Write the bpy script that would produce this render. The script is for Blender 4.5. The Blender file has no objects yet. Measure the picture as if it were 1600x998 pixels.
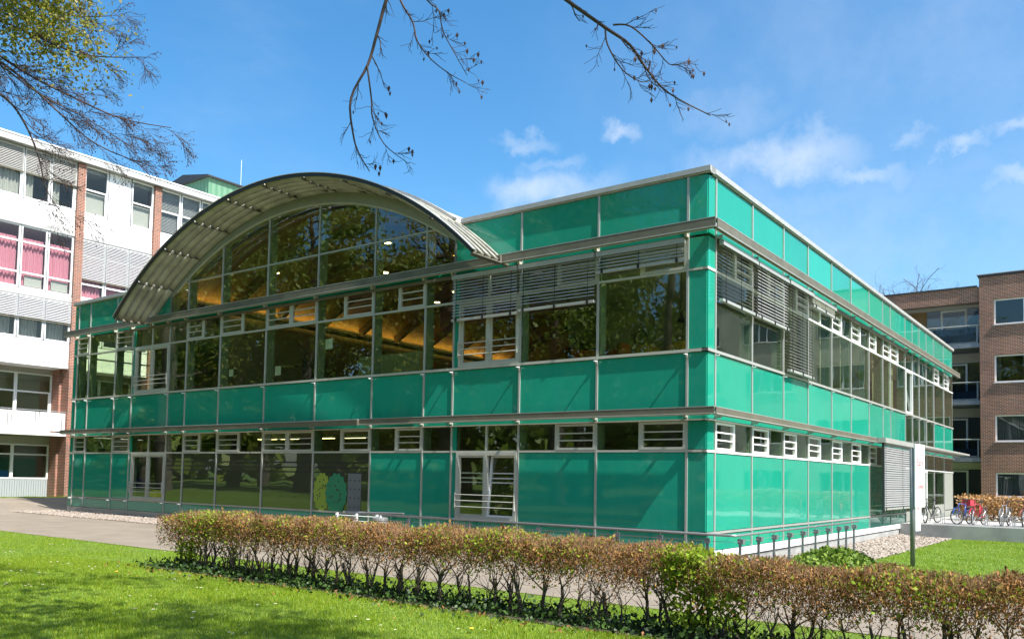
import bpy, math, random
import numpy as np
from mathutils import Vector, Matrix
R = random.Random(7)
NP = np.random.default_rng(7)
scn = bpy.context.scene
col = scn.collection

# ------------------------------------------------------------------ camera
cam_d = bpy.data.cameras.new('camera'); cam = bpy.data.objects.new('camera', cam_d); col.objects.link(cam)
cr = Vector((0.80361768, 0.59485233, 0.01869033)); cu = Vector((0.016769, -0.05402395, 0.99839882)); cf = Vector((-0.5949096, 0.80201753, 0.05338968))
CAMP = Vector((8.09714619, -18.57361599, 1.68427044))
cam.matrix_world = Matrix(((cr.x, cu.x, -cf.x, CAMP.x), (cr.y, cu.y, -cf.y, CAMP.y), (cr.z, cu.z, -cf.z, CAMP.z), (0, 0, 0, 1)))
cam_d.sensor_width = 36; cam_d.lens = 1318.49 / 1600 * 36; cam_d.shift_y = 175.3 / 1600
cam_d.clip_start = 0.1; cam_d.clip_end = 4000
scn.camera = cam
scn.render.resolution_x = 1024; scn.render.resolution_y = 638

# ------------------------------------------------------------------ light
SUN = Vector((7, -1.0, 8.9)).normalized()
world = bpy.data.worlds.new('World'); scn.world = world; world.use_nodes = True
wn = world.node_tree.nodes; wl = world.node_tree.links; wn.clear()
def W(t, **k):
    n = wn.new(t)
    for a, v in k.items(): setattr(n, a, v)
    return n
def vmath(op, a, b=None):
    n = W('ShaderNodeVectorMath', operation=op)
    wl.new(a, n.inputs[0])
    if b is not None:
        if hasattr(b, 'is_output'): wl.new(b, n.inputs[1])
        else: n.inputs[1].default_value = b
    return n
def smath(op, a, b):
    n = W('ShaderNodeMath', operation=op)
    for i, v in enumerate((a, b)):
        if hasattr(v, 'is_output'): wl.new(v, n.inputs[i])
        else: n.inputs[i].default_value = v
    return n.outputs[0]
sky = W('ShaderNodeTexSky', sky_type='NISHITA', sun_disc=False)
sky.sun_elevation = math.asin(SUN.z); sky.sun_rotation = math.atan2(SUN.x, SUN.y)
sky.air_density = 1.0; sky.dust_density = 1.5; sky.ozone_density = 3.0
hs = W('ShaderNodeHueSaturation'); hs.inputs['Saturation'].default_value = 1.30; hs.inputs['Value'].default_value = 1.2; hs.inputs['Hue'].default_value = 0.492
wl.new(sky.outputs[0], hs.inputs['Color'])
tc = W('ShaderNodeTexCoord')
nrm = vmath('NORMALIZE', tc.outputs['Generated'])
nz = W('ShaderNodeTexNoise'); nz.inputs['Scale'].default_value = 13; nz.inputs['Detail'].default_value = 7; nz.inputs['Roughness'].default_value = 0.62
wl.new(nrm.outputs[0], nz.inputs['Vector'])
off = vmath('SUBTRACT', nz.outputs['Color'], (0.5, 0.5, 0.5)); off2 = vmath('SCALE', off.outputs[0]); off2.inputs['Scale'].default_value = 0.10
dirn = vmath('ADD', nrm.outputs[0], off2.outputs[0])
clouds = [((-.10, .90, .44), .42, .17, .24), ((-.25, .93, .27), .4, .10, .34), ((-0.294, .89, .349), .085, .030, 1.0), ((-0.232, .913, .327), .07, .014, .7), ((-.36, .86, .345), .06, .03, .45), ((-0.452, .808, .378), .026, .014, .8), ((-0.542, .75, .38), .034, .010, .5),
          ((-0.514, .78, .356), .035, .010, .4), ((-0.526, .786, .322), .08, .028, .8), ((-0.179, .917, .356), .03, .011, .5), ((-0.135, .931, .339), .026, .013, .8),
          ((-0.090, .95, .296), .05, .014, .75), ((-0.08, .933, .349), .05, .012, .6), ((-.343, .859, .395), .09, .03, .35), ((-.27, .89, .30), .1, .03, .4),
          ((.2, .95, .33), .09, .03, .8), ((.5, .8, .4), .1, .03, .7), ((.8, .4, .35), .1, .035, .8), ((.6, -.7, .4), .1, .035, .7), ((-.2, -.9, .38), .1, .035, .8), ((-.8, -.5, .36), .1, .03, .7), ((-.95, .1, .34), .07, .02, .5)]
acc = None
for c, rx, rz, s in clouds:
    d = vmath('SUBTRACT', dirn.outputs[0], c); d = vmath('MULTIPLY', d.outputs[0], (1 / rx, 1 / rx, 1 / rz)); ln = vmath('LENGTH', d.outputs[0])
    mr = W('ShaderNodeMapRange', interpolation_type='SMOOTHSTEP')
    wl.new(ln.outputs['Value'], mr.inputs['Value']); mr.inputs['From Min'].default_value = 0.1; mr.inputs['From Max'].default_value = 1.3; mr.inputs['To Min'].default_value = s * .68; mr.inputs['To Max'].default_value = 0
    acc = mr.outputs[0] if acc is None else smath('MAXIMUM', acc, mr.outputs[0])
nz2 = W('ShaderNodeTexNoise'); nz2.inputs['Scale'].default_value = 3.2; nz2.inputs['Detail'].default_value = 8; nz2.inputs['Roughness'].default_value = 0.6
st = vmath('MULTIPLY', nrm.outputs[0], (1, 1, 2.6)); wl.new(st.outputs[0], nz2.inputs['Vector'])
mr2 = W('ShaderNodeMapRange', interpolation_type='SMOOTHSTEP'); wl.new(nz2.outputs['Fac'], mr2.inputs['Value'])
mr2.inputs['From Min'].default_value = 0.52; mr2.inputs['From Max'].default_value = 0.85; mr2.inputs['To Max'].default_value = 0.10
mr3 = W('ShaderNodeMapRange'); wl.new(nz.outputs['Fac'], mr3.inputs['Value']); mr3.inputs['From Min'].default_value = .3; mr3.inputs['From Max'].default_value = .62; mr3.inputs['To Min'].default_value = .35; mr3.inputs['To Max'].default_value = 1
acc = smath('MULTIPLY', acc, mr3.outputs[0])
tot = smath('MAXIMUM', acc, mr2.outputs[0])
mixc = W('ShaderNodeMix', data_type='RGBA'); wl.new(tot, mixc.inputs['Factor']); wl.new(hs.outputs[0], mixc.inputs['A']); mixc.inputs['B'].default_value = (4.6, 5.0, 5.5, 1)
bg = W('ShaderNodeBackground'); bg.inputs['Strength'].default_value = 0.1
wl.new(mixc.outputs['Result'], bg.inputs['Color'])
wo = W('ShaderNodeOutputWorld'); wl.new(bg.outputs[0], wo.inputs[0])
sd = bpy.data.lights.new('sun', 'SUN'); sd.energy = 5.0; sd.angle = math.radians(0.53); sd.color = (1.0, 0.96, 0.90)
so = bpy.data.objects.new('sun', sd); col.objects.link(so); so.rotation_euler = SUN.to_track_quat('Z', 'Y').to_euler(); so.location = (30, -20, 40)
scn.view_settings.view_transform = 'Standard'; scn.view_settings.look = 'None'; scn.view_settings.exposure = 1.05; scn.view_settings.gamma = 1
scn.view_settings.use_curve_mapping = False

# ------------------------------------------------------------------ materials
MATS = {}
def mat(name, base, rough=0.5, metal=0.0, spec=0.5, noise=0.0, nscale=3.0, bump=0.0, bscale=40.0, island=None, coat=0.0, trans=0.0):
    """principled material; noise = world-space colour variation; island = list of colours picked per loose piece"""
    if name in MATS: return MATS[name]
    m = bpy.data.materials.new(name); m.use_nodes = True; nt = m.node_tree; b = nt.nodes['Principled BSDF']
    b.inputs['Roughness'].default_value = rough; b.inputs['Metallic'].default_value = metal; b.inputs['Specular IOR Level'].default_value = spec
    b.inputs['Coat Weight'].default_value = coat
    b.inputs['Base Color'].default_value = (*base, 1)
    g = nt.nodes.new('ShaderNodeNewGeometry'); src = None
    if island:
        rp = nt.nodes.new('ShaderNodeValToRGB'); rp.color_ramp.interpolation = 'LINEAR'
        while len(rp.color_ramp.elements) < len(island): rp.color_ramp.elements.new(0.5)
        for i, c in enumerate(island):
            e = rp.color_ramp.elements[i]; e.position = i / (len(island) - 1); e.color = (*c, 1)
        nt.links.new(g.outputs['Random Per Island'], rp.inputs[0]); src = rp.outputs[0]
    if noise:
        n = nt.nodes.new('ShaderNodeTexNoise'); n.inputs['Scale'].default_value = nscale; n.inputs['Detail'].default_value = 6; n.inputs['Roughness'].default_value = 0.6
        nt.links.new(g.outputs['Position'], n.inputs['Vector'])
        mr = nt.nodes.new('ShaderNodeMapRange'); nt.links.new(n.outputs['Fac'], mr.inputs['Value'])
        mr.inputs['From Min'].default_value = 0.3; mr.inputs['From Max'].default_value = 0.7; mr.inputs['To Min'].default_value = 1 - noise; mr.inputs['To Max'].default_value = 1 + noise
        mx = nt.nodes.new('ShaderNodeMix'); mx.data_type = 'RGBA'; mx.blend_type = 'MULTIPLY'; mx.inputs['Factor'].default_value = 1
        if src: nt.links.new(src, mx.inputs['A'])
        else: mx.inputs['A'].default_value = (*base, 1)
        nt.links.new(mr.outputs[0], mx.inputs['B']); src = mx.outputs['Result']
    if src: nt.links.new(src, b.inputs['Base Color'])
    if bump:
        n = nt.nodes.new('ShaderNodeTexNoise'); n.inputs['Scale'].default_value = bscale; n.inputs['Detail'].default_value = 4
        nt.links.new(g.outputs['Position'], n.inputs['Vector'])
        bp = nt.nodes.new('ShaderNodeBump'); bp.inputs['Strength'].default_value = bump; bp.inputs['Distance'].default_value = 0.02
        nt.links.new(n.outputs['Fac'], bp.inputs['Height']); nt.links.new(bp.outputs[0], b.inputs['Normal'])
    if trans:
        t = nt.nodes.new('ShaderNodeBsdfTranslucent'); ms = nt.nodes.new('ShaderNodeMixShader'); ms.inputs[0].default_value = trans
        if src: nt.links.new(src, t.inputs['Color'])
        else: t.inputs['Color'].default_value = (*base, 1)
        o = nt.nodes['Material Output']; nt.links.new(b.outputs[0], ms.inputs[1]); nt.links.new(t.outputs[0], ms.inputs[2]); nt.links.new(ms.outputs[0], o.inputs['Surface'])
    MATS[name] = m; return m
def emis(name, c, s):
    m = bpy.data.materials.new(name); m.use_nodes = True; nt = m.node_tree; nt.nodes.clear()
    e = nt.nodes.new('ShaderNodeEmission'); e.inputs[0].default_value = (*c, 1); e.inputs[1].default_value = s
    o = nt.nodes.new('ShaderNodeOutputMaterial'); nt.links.new(e.outputs[0], o.inputs[0]); MATS[name] = m; return m
def glass(name, tint, ior=1.75, rough=0.0, film=None, filmfac=0.0, wob=0.008):
    m = bpy.data.materials.new(name); m.use_nodes = True; nt = m.node_tree; nt.nodes.clear()
    N = nt.nodes.new; L = nt.links.new
    t = N('ShaderNodeBsdfTransparent'); t.inputs[0].default_value = (*tint, 1)
    gl = N('ShaderNodeBsdfGlossy'); gl.inputs['Roughness'].default_value = rough; gl.inputs['Color'].default_value = (.95, 1, .96, 1)
    fr = N('ShaderNodeFresnel'); fr.inputs[0].default_value = ior
    g = N('ShaderNodeNewGeometry'); n = N('ShaderNodeTexNoise'); n.inputs['Scale'].default_value = 0.9; n.inputs['Detail'].default_value = 1; L(g.outputs['Position'], n.inputs['Vector'])
    b = N('ShaderNodeBump'); b.inputs['Strength'].default_value = wob; b.inputs['Distance'].default_value = 0.3; L(n.outputs['Fac'], b.inputs['Height']); L(b.outputs[0], gl.inputs['Normal'])
    base = t.outputs[0]
    if film:
        d = N('ShaderNodeBsdfDiffuse'); d.inputs[0].default_value = (*film, 1); tl = N('ShaderNodeBsdfTranslucent'); tl.inputs[0].default_value = (*film, 1)
        a = N('ShaderNodeMixShader'); a.inputs[0].default_value = 0.45; L(d.outputs[0], a.inputs[1]); L(tl.outputs[0], a.inputs[2])
        c = N('ShaderNodeMixShader'); c.inputs[0].default_value = filmfac; L(t.outputs[0], c.inputs[1]); L(a.outputs[0], c.inputs[2]); base = c.outputs[0]
    bf = N('ShaderNodeMath'); bf.operation = 'SUBTRACT'; bf.inputs[0].default_value = 1; L(g.outputs['Backfacing'], bf.inputs[1])
    fm = N('ShaderNodeMath'); fm.operation = 'MULTIPLY'; L(fr.outputs[0], fm.inputs[0]); L(bf.outputs[0], fm.inputs[1])
    ms = N('ShaderNodeMixShader'); L(fm.outputs[0], ms.inputs[0]); L(base, ms.inputs[1]); L(gl.outputs[0], ms.inputs[2])
    o = N('ShaderNodeOutputMaterial'); L(ms.outputs[0], o.inputs[0]); MATS[name] = m; return m
def brick(name, c1, c2, mortar, w=0.25, h=0.083):
    m = bpy.data.materials.new(name); m.use_nodes = True; nt = m.node_tree; b = nt.nodes['Principled BSDF']; b.inputs['Roughness'].default_value = 0.85
    N = nt.nodes.new; L = nt.links.new
    g = N('ShaderNodeNewGeometry'); s = N('ShaderNodeSeparateXYZ'); L(g.outputs['Position'], s.inputs[0])
    a = N('ShaderNodeMath'); a.operation = 'ADD'; L(s.outputs[0], a.inputs[0]); L(s.outputs[1], a.inputs[1])
    cb = N('ShaderNodeCombineXYZ'); L(a.outputs[0], cb.inputs[0]); L(s.outputs[2], cb.inputs[1])
    t = N('ShaderNodeTexBrick'); L(cb.outputs[0], t.inputs['Vector']); t.inputs['Scale'].default_value = 1
    t.inputs['Brick Width'].default_value = w; t.inputs['Row Height'].default_value = h; t.inputs['Mortar Size'].default_value = 0.009; t.inputs['Bias'].default_value = -0.1
    t.inputs['Color1'].default_value = (*c1, 1); t.inputs['Color2'].default_value = (*c2, 1); t.inputs['Mortar'].default_value = (*mortar, 1)
    n = N('ShaderNodeTexNoise'); n.inputs['Scale'].default_value = 0.7; n.inputs['Detail'].default_value = 6; L(g.outputs['Position'], n.inputs['Vector'])
    mr = N('ShaderNodeMapRange'); L(n.outputs['Fac'], mr.inputs['Value']); mr.inputs['To Min'].default_value = 0.6; mr.inputs['To Max'].default_value = 1.4
    mx = N('ShaderNodeMix'); mx.data_type = 'RGBA'; mx.blend_type = 'MULTIPLY'; mx.inputs['Factor'].default_value = 1; L(t.outputs['Color'], mx.inputs['A']); L(mr.outputs[0], mx.inputs['B'])
    L(mx.outputs['Result'], b.inputs['Base Color'])
    bp = N('ShaderNodeBump'); bp.inputs['Strength'].default_value = 0.6; bp.inputs['Distance'].default_value = 0.02; bp.invert = True; L(t.outputs['Fac'], bp.inputs['Height']); L(bp.outputs[0], b.inputs['Normal'])
    MATS[name] = m; return m
def stripes(name, c, period, axis, rough=0.5):
    """ribbed sheet: fine relief only"""
    m = bpy.data.materials.new(name); m.use_nodes = True; nt = m.node_tree; b = nt.nodes['Principled BSDF']; b.inputs['Roughness'].default_value = rough
    b.inputs['Base Color'].default_value = (*c, 1)
    N = nt.nodes.new; L = nt.links.new
    g = N('ShaderNodeNewGeometry'); mp = N('ShaderNodeVectorMath'); mp.operation = 'DOT_PRODUCT'; L(g.outputs['Position'], mp.inputs[0]); mp.inputs[1].default_value = axis
    s = N('ShaderNodeMath'); s.operation = 'MULTIPLY'; L(mp.outputs['Value'], s.inputs[0]); s.inputs[1].default_value = 2 * math.pi / period
    k = N('ShaderNodeMath'); k.operation = 'SINE'; L(s.outputs[0], k.inputs[0])
    bp = N('ShaderNodeBump'); bp.inputs['Strength'].default_value = 1; bp.inputs['Distance'].default_value = 0.03; L(k.outputs[0], bp.inputs['Height']); L(bp.outputs[0], b.inputs['Normal'])
    MATS[name] = m; return m

def panel_mat():
    m = mat('green_panel', (0.014, 0.276, 0.183), rough=0.08, spec=0.6, noise=0.05, nscale=0.8)
    nt = m.node_tree; b = nt.nodes['Principled BSDF']
    g = nt.nodes.new('ShaderNodeNewGeometry'); n = nt.nodes.new('ShaderNodeTexNoise'); n.inputs['Scale'].default_value = 0.7; n.inputs['Detail'].default_value = 1
    nt.links.new(g.outputs['Position'], n.inputs['Vector']); bp = nt.nodes.new('ShaderNodeBump'); bp.inputs['Strength'].default_value = 0.02; bp.inputs['Distance'].default_value = 0.3
    nt.links.new(n.outputs['Fac'], bp.inputs['Height']); nt.links.new(bp.outputs[0], b.inputs['Normal'])
    n2 = nt.nodes.new('ShaderNodeTexNoise'); n2.inputs['Scale'].default_value = 2.5; n2.inputs['Detail'].default_value = 8; nt.links.new(g.outputs['Position'], n2.inputs['Vector'])
    mr = nt.nodes.new('ShaderNodeMapRange'); nt.links.new(n2.outputs['Fac'], mr.inputs['Value']); mr.inputs['From Min'].default_value = .35; mr.inputs['From Max'].default_value = .75; mr.inputs['To Min'].default_value = 0.015; mr.inputs['To Max'].default_value = 0.07
    nt.links.new(mr.outputs[0], b.inputs['Roughness'])
    oi = nt.nodes.new('ShaderNodeObjectInfo'); m2 = nt.nodes.new('ShaderNodeMapRange'); nt.links.new(oi.outputs['Random'], m2.inputs['Value']); m2.inputs['To Min'].default_value = .9; m2.inputs['To Max'].default_value = 1.1
    st_ = nt.nodes.new('ShaderNodeTexNoise'); st_.inputs['Scale'].default_value = 1; st_.inputs['Detail'].default_value = 5; vm = nt.nodes.new('ShaderNodeVectorMath'); vm.operation = 'MULTIPLY'; vm.inputs[1].default_value = (9, 9, .5); nt.links.new(g.outputs['Position'], vm.inputs[0]); nt.links.new(vm.outputs[0], st_.inputs['Vector'])
    m3 = nt.nodes.new('ShaderNodeMapRange'); nt.links.new(st_.outputs['Fac'], m3.inputs['Value']); m3.inputs['From Min'].default_value = .35; m3.inputs['From Max'].default_value = .7; m3.inputs['To Min'].default_value = .975; m3.inputs['To Max'].default_value = 1.02
    ml = nt.nodes.new('ShaderNodeMath'); ml.operation = 'MULTIPLY'; nt.links.new(m2.outputs[0], ml.inputs[0]); nt.links.new(m3.outputs[0], ml.inputs[1])
    src = b.inputs['Base Color'].links[0].from_socket; mx = nt.nodes.new('ShaderNodeMix'); mx.data_type = 'RGBA'; mx.blend_type = 'MULTIPLY'; mx.inputs['Factor'].default_value = 1; nt.links.new(src, mx.inputs['A']); nt.links.new(ml.outputs[0], mx.inputs['B']); nt.links.new(mx.outputs['Result'], b.inputs['Base Color'])
    return m
panel_mat()
mat('alu', (.42, .42, .39), rough=.45, metal=.35, noise=.08)
mat('frame', (.42, .42, .36), rough=.5, noise=.06)
mat('white_frame', (.78, .78, .76), rough=.4)
mat('post_green', (.20, .27, .20), rough=.6)
mat('beam', (.15, .138, .10), rough=.55, metal=.3, noise=.18, nscale=2.0)
mat('cap', (.42, .41, .385), rough=.5, metal=.3, noise=.1)
mat('blade', (.33, .325, .27), rough=.55, metal=.3, noise=.3, nscale=1.6)
mat('dark_metal', (.03, .03, .03), rough=.5)
mat('fascia', (.24, .25, .215), rough=.55, noise=.06)
mat('soffit', (.55, .55, .50), rough=.7)
mat('slat', (.56, .55, .52), rough=.5, metal=.2)
mat('slat_dark', (.20, .20, .19), rough=.5, metal=.2)
mat('slat_mid', (.30, .30, .295), rough=.5, metal=.2)
mat('white_slat', (.62, .62, .62), rough=.45, metal=.2)
mat('plaster', (.80, .80, .79), rough=.7, noise=.03, nscale=.6)
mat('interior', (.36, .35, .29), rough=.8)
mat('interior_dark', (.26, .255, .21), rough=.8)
mat('ceiling_white', (.45, .44, .40), rough=.8)
mat('wood', (.30, .19, .085), rough=.6, noise=.25, nscale=2)
mat('wood_dark', (.08, .035, .014), rough=.6)
mat('concrete', (.30, .30, .285), rough=.85, noise=.22, nscale=1.4, bump=.2)
mat('pave', (.36, .355, .34), rough=.85, noise=.1, nscale=2, bump=.2)
mat('asphalt', (.205, .172, .132), rough=.9, noise=.17, nscale=1.1, bump=.4, bscale=120)
mat('steel', (.42, .42, .42), rough=.35, metal=.7)
mat('galv', (.20, .215, .225), rough=.5, metal=.5, noise=.15, nscale=6)
mat('black', (.012, .012, .013), rough=.5)
mat('white', (.78, .78, .77), rough=.5)
mat('grey_stripe', (.5, .5, .48), rough=.6)
mat('red_print', (.55, .04, .06), rough=.6)
mat('ink', (.08, .08, .09), rough=.6)
glass('clear_glass', (.80, .85, .74), ior=2.05)
glass('frost_glass', (.6, .65, .52), ior=2.0, film=(.10, .11, .065), filmfac=.88)
glass('far_glass', (.6, .64, .68), ior=1.8)
glass('wb_glass', (.88, .90, .90), ior=1.5)
glass('smoke_glass', (.35, .45, .55), ior=1.5)
brick('brick_red', (.30, .095, .05), (.15, .06, .04), (.42, .36, .30))
brick('brick_brown', (.23, .085, .045), (.115, .052, .034), (.46, .37, .28), .25, .083)
stripes('corrugated', (.40, .44, .46), .12, (0, 1, 0))
stripes('green_sheet', (.10, .22, .13), .45, (1, 1, 0))
stripes('roof_sheet', (.55, .54, .52), .5, (0, 1, 0))
mat('curtain_pink', (.86, .36, .43), rough=.9, trans=.35)
mat('curtain_white', (.62, .60, .52), rough=.9, trans=.35)
mat('bark', (.085, .07, .052), rough=.9, noise=.35, nscale=9, bump=.6, bscale=25)
mat('twig', (.07, .045, .04), rough=.85)
mat('hedge_stem', (.085, .070, .045), rough=.9, noise=.3, nscale=12)
mat('hedge_twig', (.17, .095, .05), rough=.85, island=[(.11, .06, .035), (.24, .14, .07), (.15, .085, .05)])
mat('dry_leaf', (.3, .16, .07), rough=.75, island=[(.12, .045, .014), (.27, .12, .032), (.42, .215, .065), (.19, .08, .022), (.34, .24, .05)], trans=.25)
mat('fresh_leaf', (.2, .3, .02), rough=.65, spec=.25, island=[(.14, .22, .012), (.32, .38, .03), (.20, .33, .02), (.38, .42, .05)], trans=.4)
mat('ivy_leaf', (.03, .07, .015), rough=.5, spec=.3, island=[(.010, .025, .006), (.025, .055, .010), (.05, .10, .015), (.012, .03, .008)])
mat('spring_leaf', (.16, .2, .02), rough=.5, island=[(.20, .22, .02), (.34, .35, .04), (.38, .30, .06), (.17, .24, .02)], trans=.5)
mat('tree_leaf', (.07, .14, .02), rough=.5, island=[(.07, .13, .016), (.17, .26, .03), (.27, .34, .05), (.09, .16, .02)], trans=.4)
mat('grass_blade', (.1, .25, .02), rough=.5, island=[(.11, .21, .006), (.23, .34, .010), (.155, .28, .008), (.36, .41, .03), (.13, .23, .008)], trans=.35)
mat('lawn_soil', (.085, .15, .010), rough=.9, noise=.3, nscale=4)
mat('soil', (.06, .045, .03), rough=.95, noise=.3, nscale=6)
mat('pebble', (.45, .38, .32), rough=.8, island=[(.17, .13, .10), (.31, .26, .21), (.22, .18, .15), (.38, .33, .28)])
mat('bud', (.05, .022, .022), rough=.7)
emis('cove_glow', (1.0, .56, .12), 5.5)
emis('lamp_glow', (1.0, .70, .35), 9)
emis('tube_glow', (1.0, .80, .35), 4)

# ------------------------------------------------------------------ builders
class MB:
    def __init__(s): s.v = []; s.f = []; s.m = []; s.k = 0
    def face(s, *pts):
        i = len(s.v); s.v += [tuple(p) for p in pts]; s.f.append(tuple(range(i, i + len(pts)))); s.m.append(s.k)
    def box(s, x0, x1, y0, y1, z0, z1):
        i = len(s.v); s.v += [(x, y, z) for z in (z0, z1) for y in (y0, y1) for x in (x0, x1)]
        for q in ((0, 2, 3, 1), (4, 5, 7, 6), (0, 1, 5, 4), (2, 6, 7, 3), (0, 4, 6, 2), (1, 3, 7, 5)): s.f.append(tuple(i + a for a in q)); s.m.append(s.k)
    def tube(s, path, rad, n=6, cap=True):
        P = [Vector(p) for p in path]
        if not isinstance(rad, (list, tuple)): rad = [rad] * len(P)
        base = len(s.v); up = None
        for i, p in enumerate(P):
            t = (P[min(i + 1, len(P) - 1)] - P[max(i - 1, 0)])
            if t.length < 1e-9: t = Vector((0, 0, 1))
            t.normalize()
            if up is None: up = t.orthogonal().normalized()
            else:
                up = up - t * up.dot(t)
                up = up.normalized() if up.length > 1e-6 else t.orthogonal().normalized()
            b = t.cross(up)
            for k in range(n):
                a = 2 * math.pi * k / n; q = p + (up * math.cos(a) + b * math.sin(a)) * rad[i]; s.v.append((q.x, q.y, q.z))
        for i in range(len(P) - 1):
            for k in range(n):
                a = base + i * n + k; c = base + i * n + (k + 1) % n
                s.f.append((a, c, c + n, a + n)); s.m.append(s.k)
        if cap:
            s.f.append(tuple(base + k for k in reversed(range(n)))); s.m.append(s.k)
            s.f.append(tuple(base + (len(P) - 1) * n + k for k in range(n))); s.m.append(s.k)
    def lathe(s, prof, c=(0, 0, 0), n=16):
        b = len(s.v)
        for r, z in prof:
            for k in range(n):
                a = 2 * math.pi * k / n; s.v.append((c[0] + r * math.cos(a), c[1] + r * math.sin(a), c[2] + z))
        for i in range(len(prof) - 1):
            for k in range(n):
                a = b + i * n + k; d = b + i * n + (k + 1) % n; s.f.append((a, d, d + n, a + n)); s.m.append(s.k)
        s.f.append(tuple(b + k for k in reversed(range(n)))); s.m.append(s.k)
        s.f.append(tuple(b + (len(prof) - 1) * n + k for k in range(n))); s.m.append(s.k)
    def prism(s, poly, axis, a0, a1):
        """poly 2D extruded along axis 'x','y','z'"""
        n = len(poly); i = len(s.v)
        def P(u, v, w): return {'x': (w, u, v), 'y': (u, w, v), 'z': (u, v, w)}[axis]
        s.v += [P(u, v, a0) for u, v in poly] + [P(u, v, a1) for u, v in poly]
        s.f.append(tuple(i + k for k in range(n))); s.m.append(s.k); s.f.append(tuple(i + n + k for k in reversed(range(n)))); s.m.append(s.k)
        for k in range(n):
            j = (k + 1) % n; s.f.append((i + k, i + n + k, i + n + j, i + j)); s.m.append(s.k)
    def mesh(s, name, mats, smooth=False, origin=(0, 0, 0)):
        me = bpy.data.meshes.new(name)
        o = origin
        me.from_pydata([(a - o[0], b - o[1], c - o[2]) for a, b, c in s.v], [], s.f)
        mats = mats if isinstance(mats, (list, tuple)) else [mats]
        for m in mats: me.materials.append(MATS[m])
        if len(mats) > 1: me.polygons.foreach_set('material_index', s.m)
        if smooth: me.polygons.foreach_set('use_smooth', [True] * len(s.f))
        me.update(); return me
WL = {}   # world location of unrotated objects
def obj(name, me, parent=None, loc=(0, 0, 0), rz=0):
    o = bpy.data.objects.new(name, me); col.objects.link(o)
    if parent is not None:
        o.parent = parent; pw = WL.get(parent.name, (0, 0, 0)); o.location = (loc[0] - pw[0], loc[1] - pw[1], loc[2] - pw[2])
    else: o.location = loc
    if rz: o.rotation_euler[2] = rz
    WL[o.name] = loc; return o
def put(name, mb, mats, parent=None, smooth=False):
    xs = np.array(mb.v); c = tuple(float(t) for t in (xs.min(0) + xs.max(0)) / 2)
    return obj(name, mb.mesh(name, mats, smooth, c), parent, c)
BC = {}
def box(name, parent, x0, x1, y0, y1, z0, z1, m):
    x0, x1 = sorted((x0, x1)); y0, y1 = sorted((y0, y1)); z0, z1 = sorted((z0, z1))
    key = (round(x1 - x0, 3), round(y1 - y0, 3), round(z1 - z0, 3), m)
    c = ((x0 + x1) / 2, (y0 + y1) / 2, (z0 + z1) / 2)
    if key not in BC:
        b = MB(); h = [k / 2 for k in key[:3]]; b.box(-h[0], h[0], -h[1], h[1], -h[2], h[2]); BC[key] = b.mesh(name, m)
    return obj(name, BC[key], parent, c)
def tag(o, label=None, cat=None, group=None, kind=None):
    if label: o['label'] = label
    if cat: o['category'] = cat
    if group: o['group'] = group
    if kind: o['kind'] = kind
    return o
def thing(name, label, cat, loc=(0, 0, 0), rz=0, group=None):
    o = bpy.data.objects.new(name, None); col.objects.link(o); o.location = loc; o.rotation_euler[2] = rz; o.empty_display_size = .1
    WL[o.name] = tuple(loc) if not rz else tuple(loc); tag(o, label, cat, group); return o
def lput(name, mb, mats, parent, smooth=False, loc=(0, 0, 0)):
    """child given in its parent's own coordinates"""
    o = bpy.data.objects.new(name, mb.mesh(name, mats, smooth)); col.objects.link(o); o.parent = parent; o.location = loc; return o
def bulk(name, V, F, m, smooth=False):
    """fast mesh from numpy: V (n,3), F (m,k)"""
    me = bpy.data.meshes.new(name); V = np.asarray(V, np.float32); F = np.asarray(F, np.int32); k = F.shape[1]
    me.vertices.add(len(V)); me.vertices.foreach_set('co', V.ravel())
    me.loops.add(F.size); me.loops.foreach_set('vertex_index', F.ravel())
    me.polygons.add(len(F)); me.polygons.foreach_set('loop_start', np.arange(0, F.size, k, dtype=np.int32)); me.polygons.foreach_set('loop_total', np.full(len(F), k, np.int32))
    for q in (m if isinstance(m, (list, tuple)) else [m]): me.materials.append(MATS[q])
    me.update(calc_edges=True); me.validate()
    return me
def leaves(P, size, up=0.0, aspect=0.6, droop=0.0):
    """P (n,3) centres -> folded diamond leaves (each one quad)"""
    n = len(P); d = NP.normal(size=(n, 3)); d[:, 2] += up; d /= np.linalg.norm(d, axis=1)[:, None]
    e = np.cross(d, NP.normal(size=(n, 3))); e /= np.linalg.norm(e, axis=1)[:, None] + 1e-9
    nn = np.cross(d, e)
    s = (size * NP.uniform(.6, 1.35, n))[:, None]
    a = P; b = P + d * s * .5 + e * s * aspect * .5 + nn * s * .12; c = P + d * s; f = P + d * s * .5 - e * s * aspect * .5 + nn * s * .12
    V = np.stack([a, b, c, f], 1).reshape(-1, 3); F = np.arange(4 * n).reshape(-1, 4); return V, F
def sm(t): t = max(0, min(1, t)); return t * t * (3 - 2 * t)
def gz(x, y):
    return -0.2 + .2 * sm((-7 - y) / 6) - .3 * sm((x + 4) / 6) * sm((y + 4) / 6) + .38 * sm((-30.5 - x) / 7)

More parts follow.
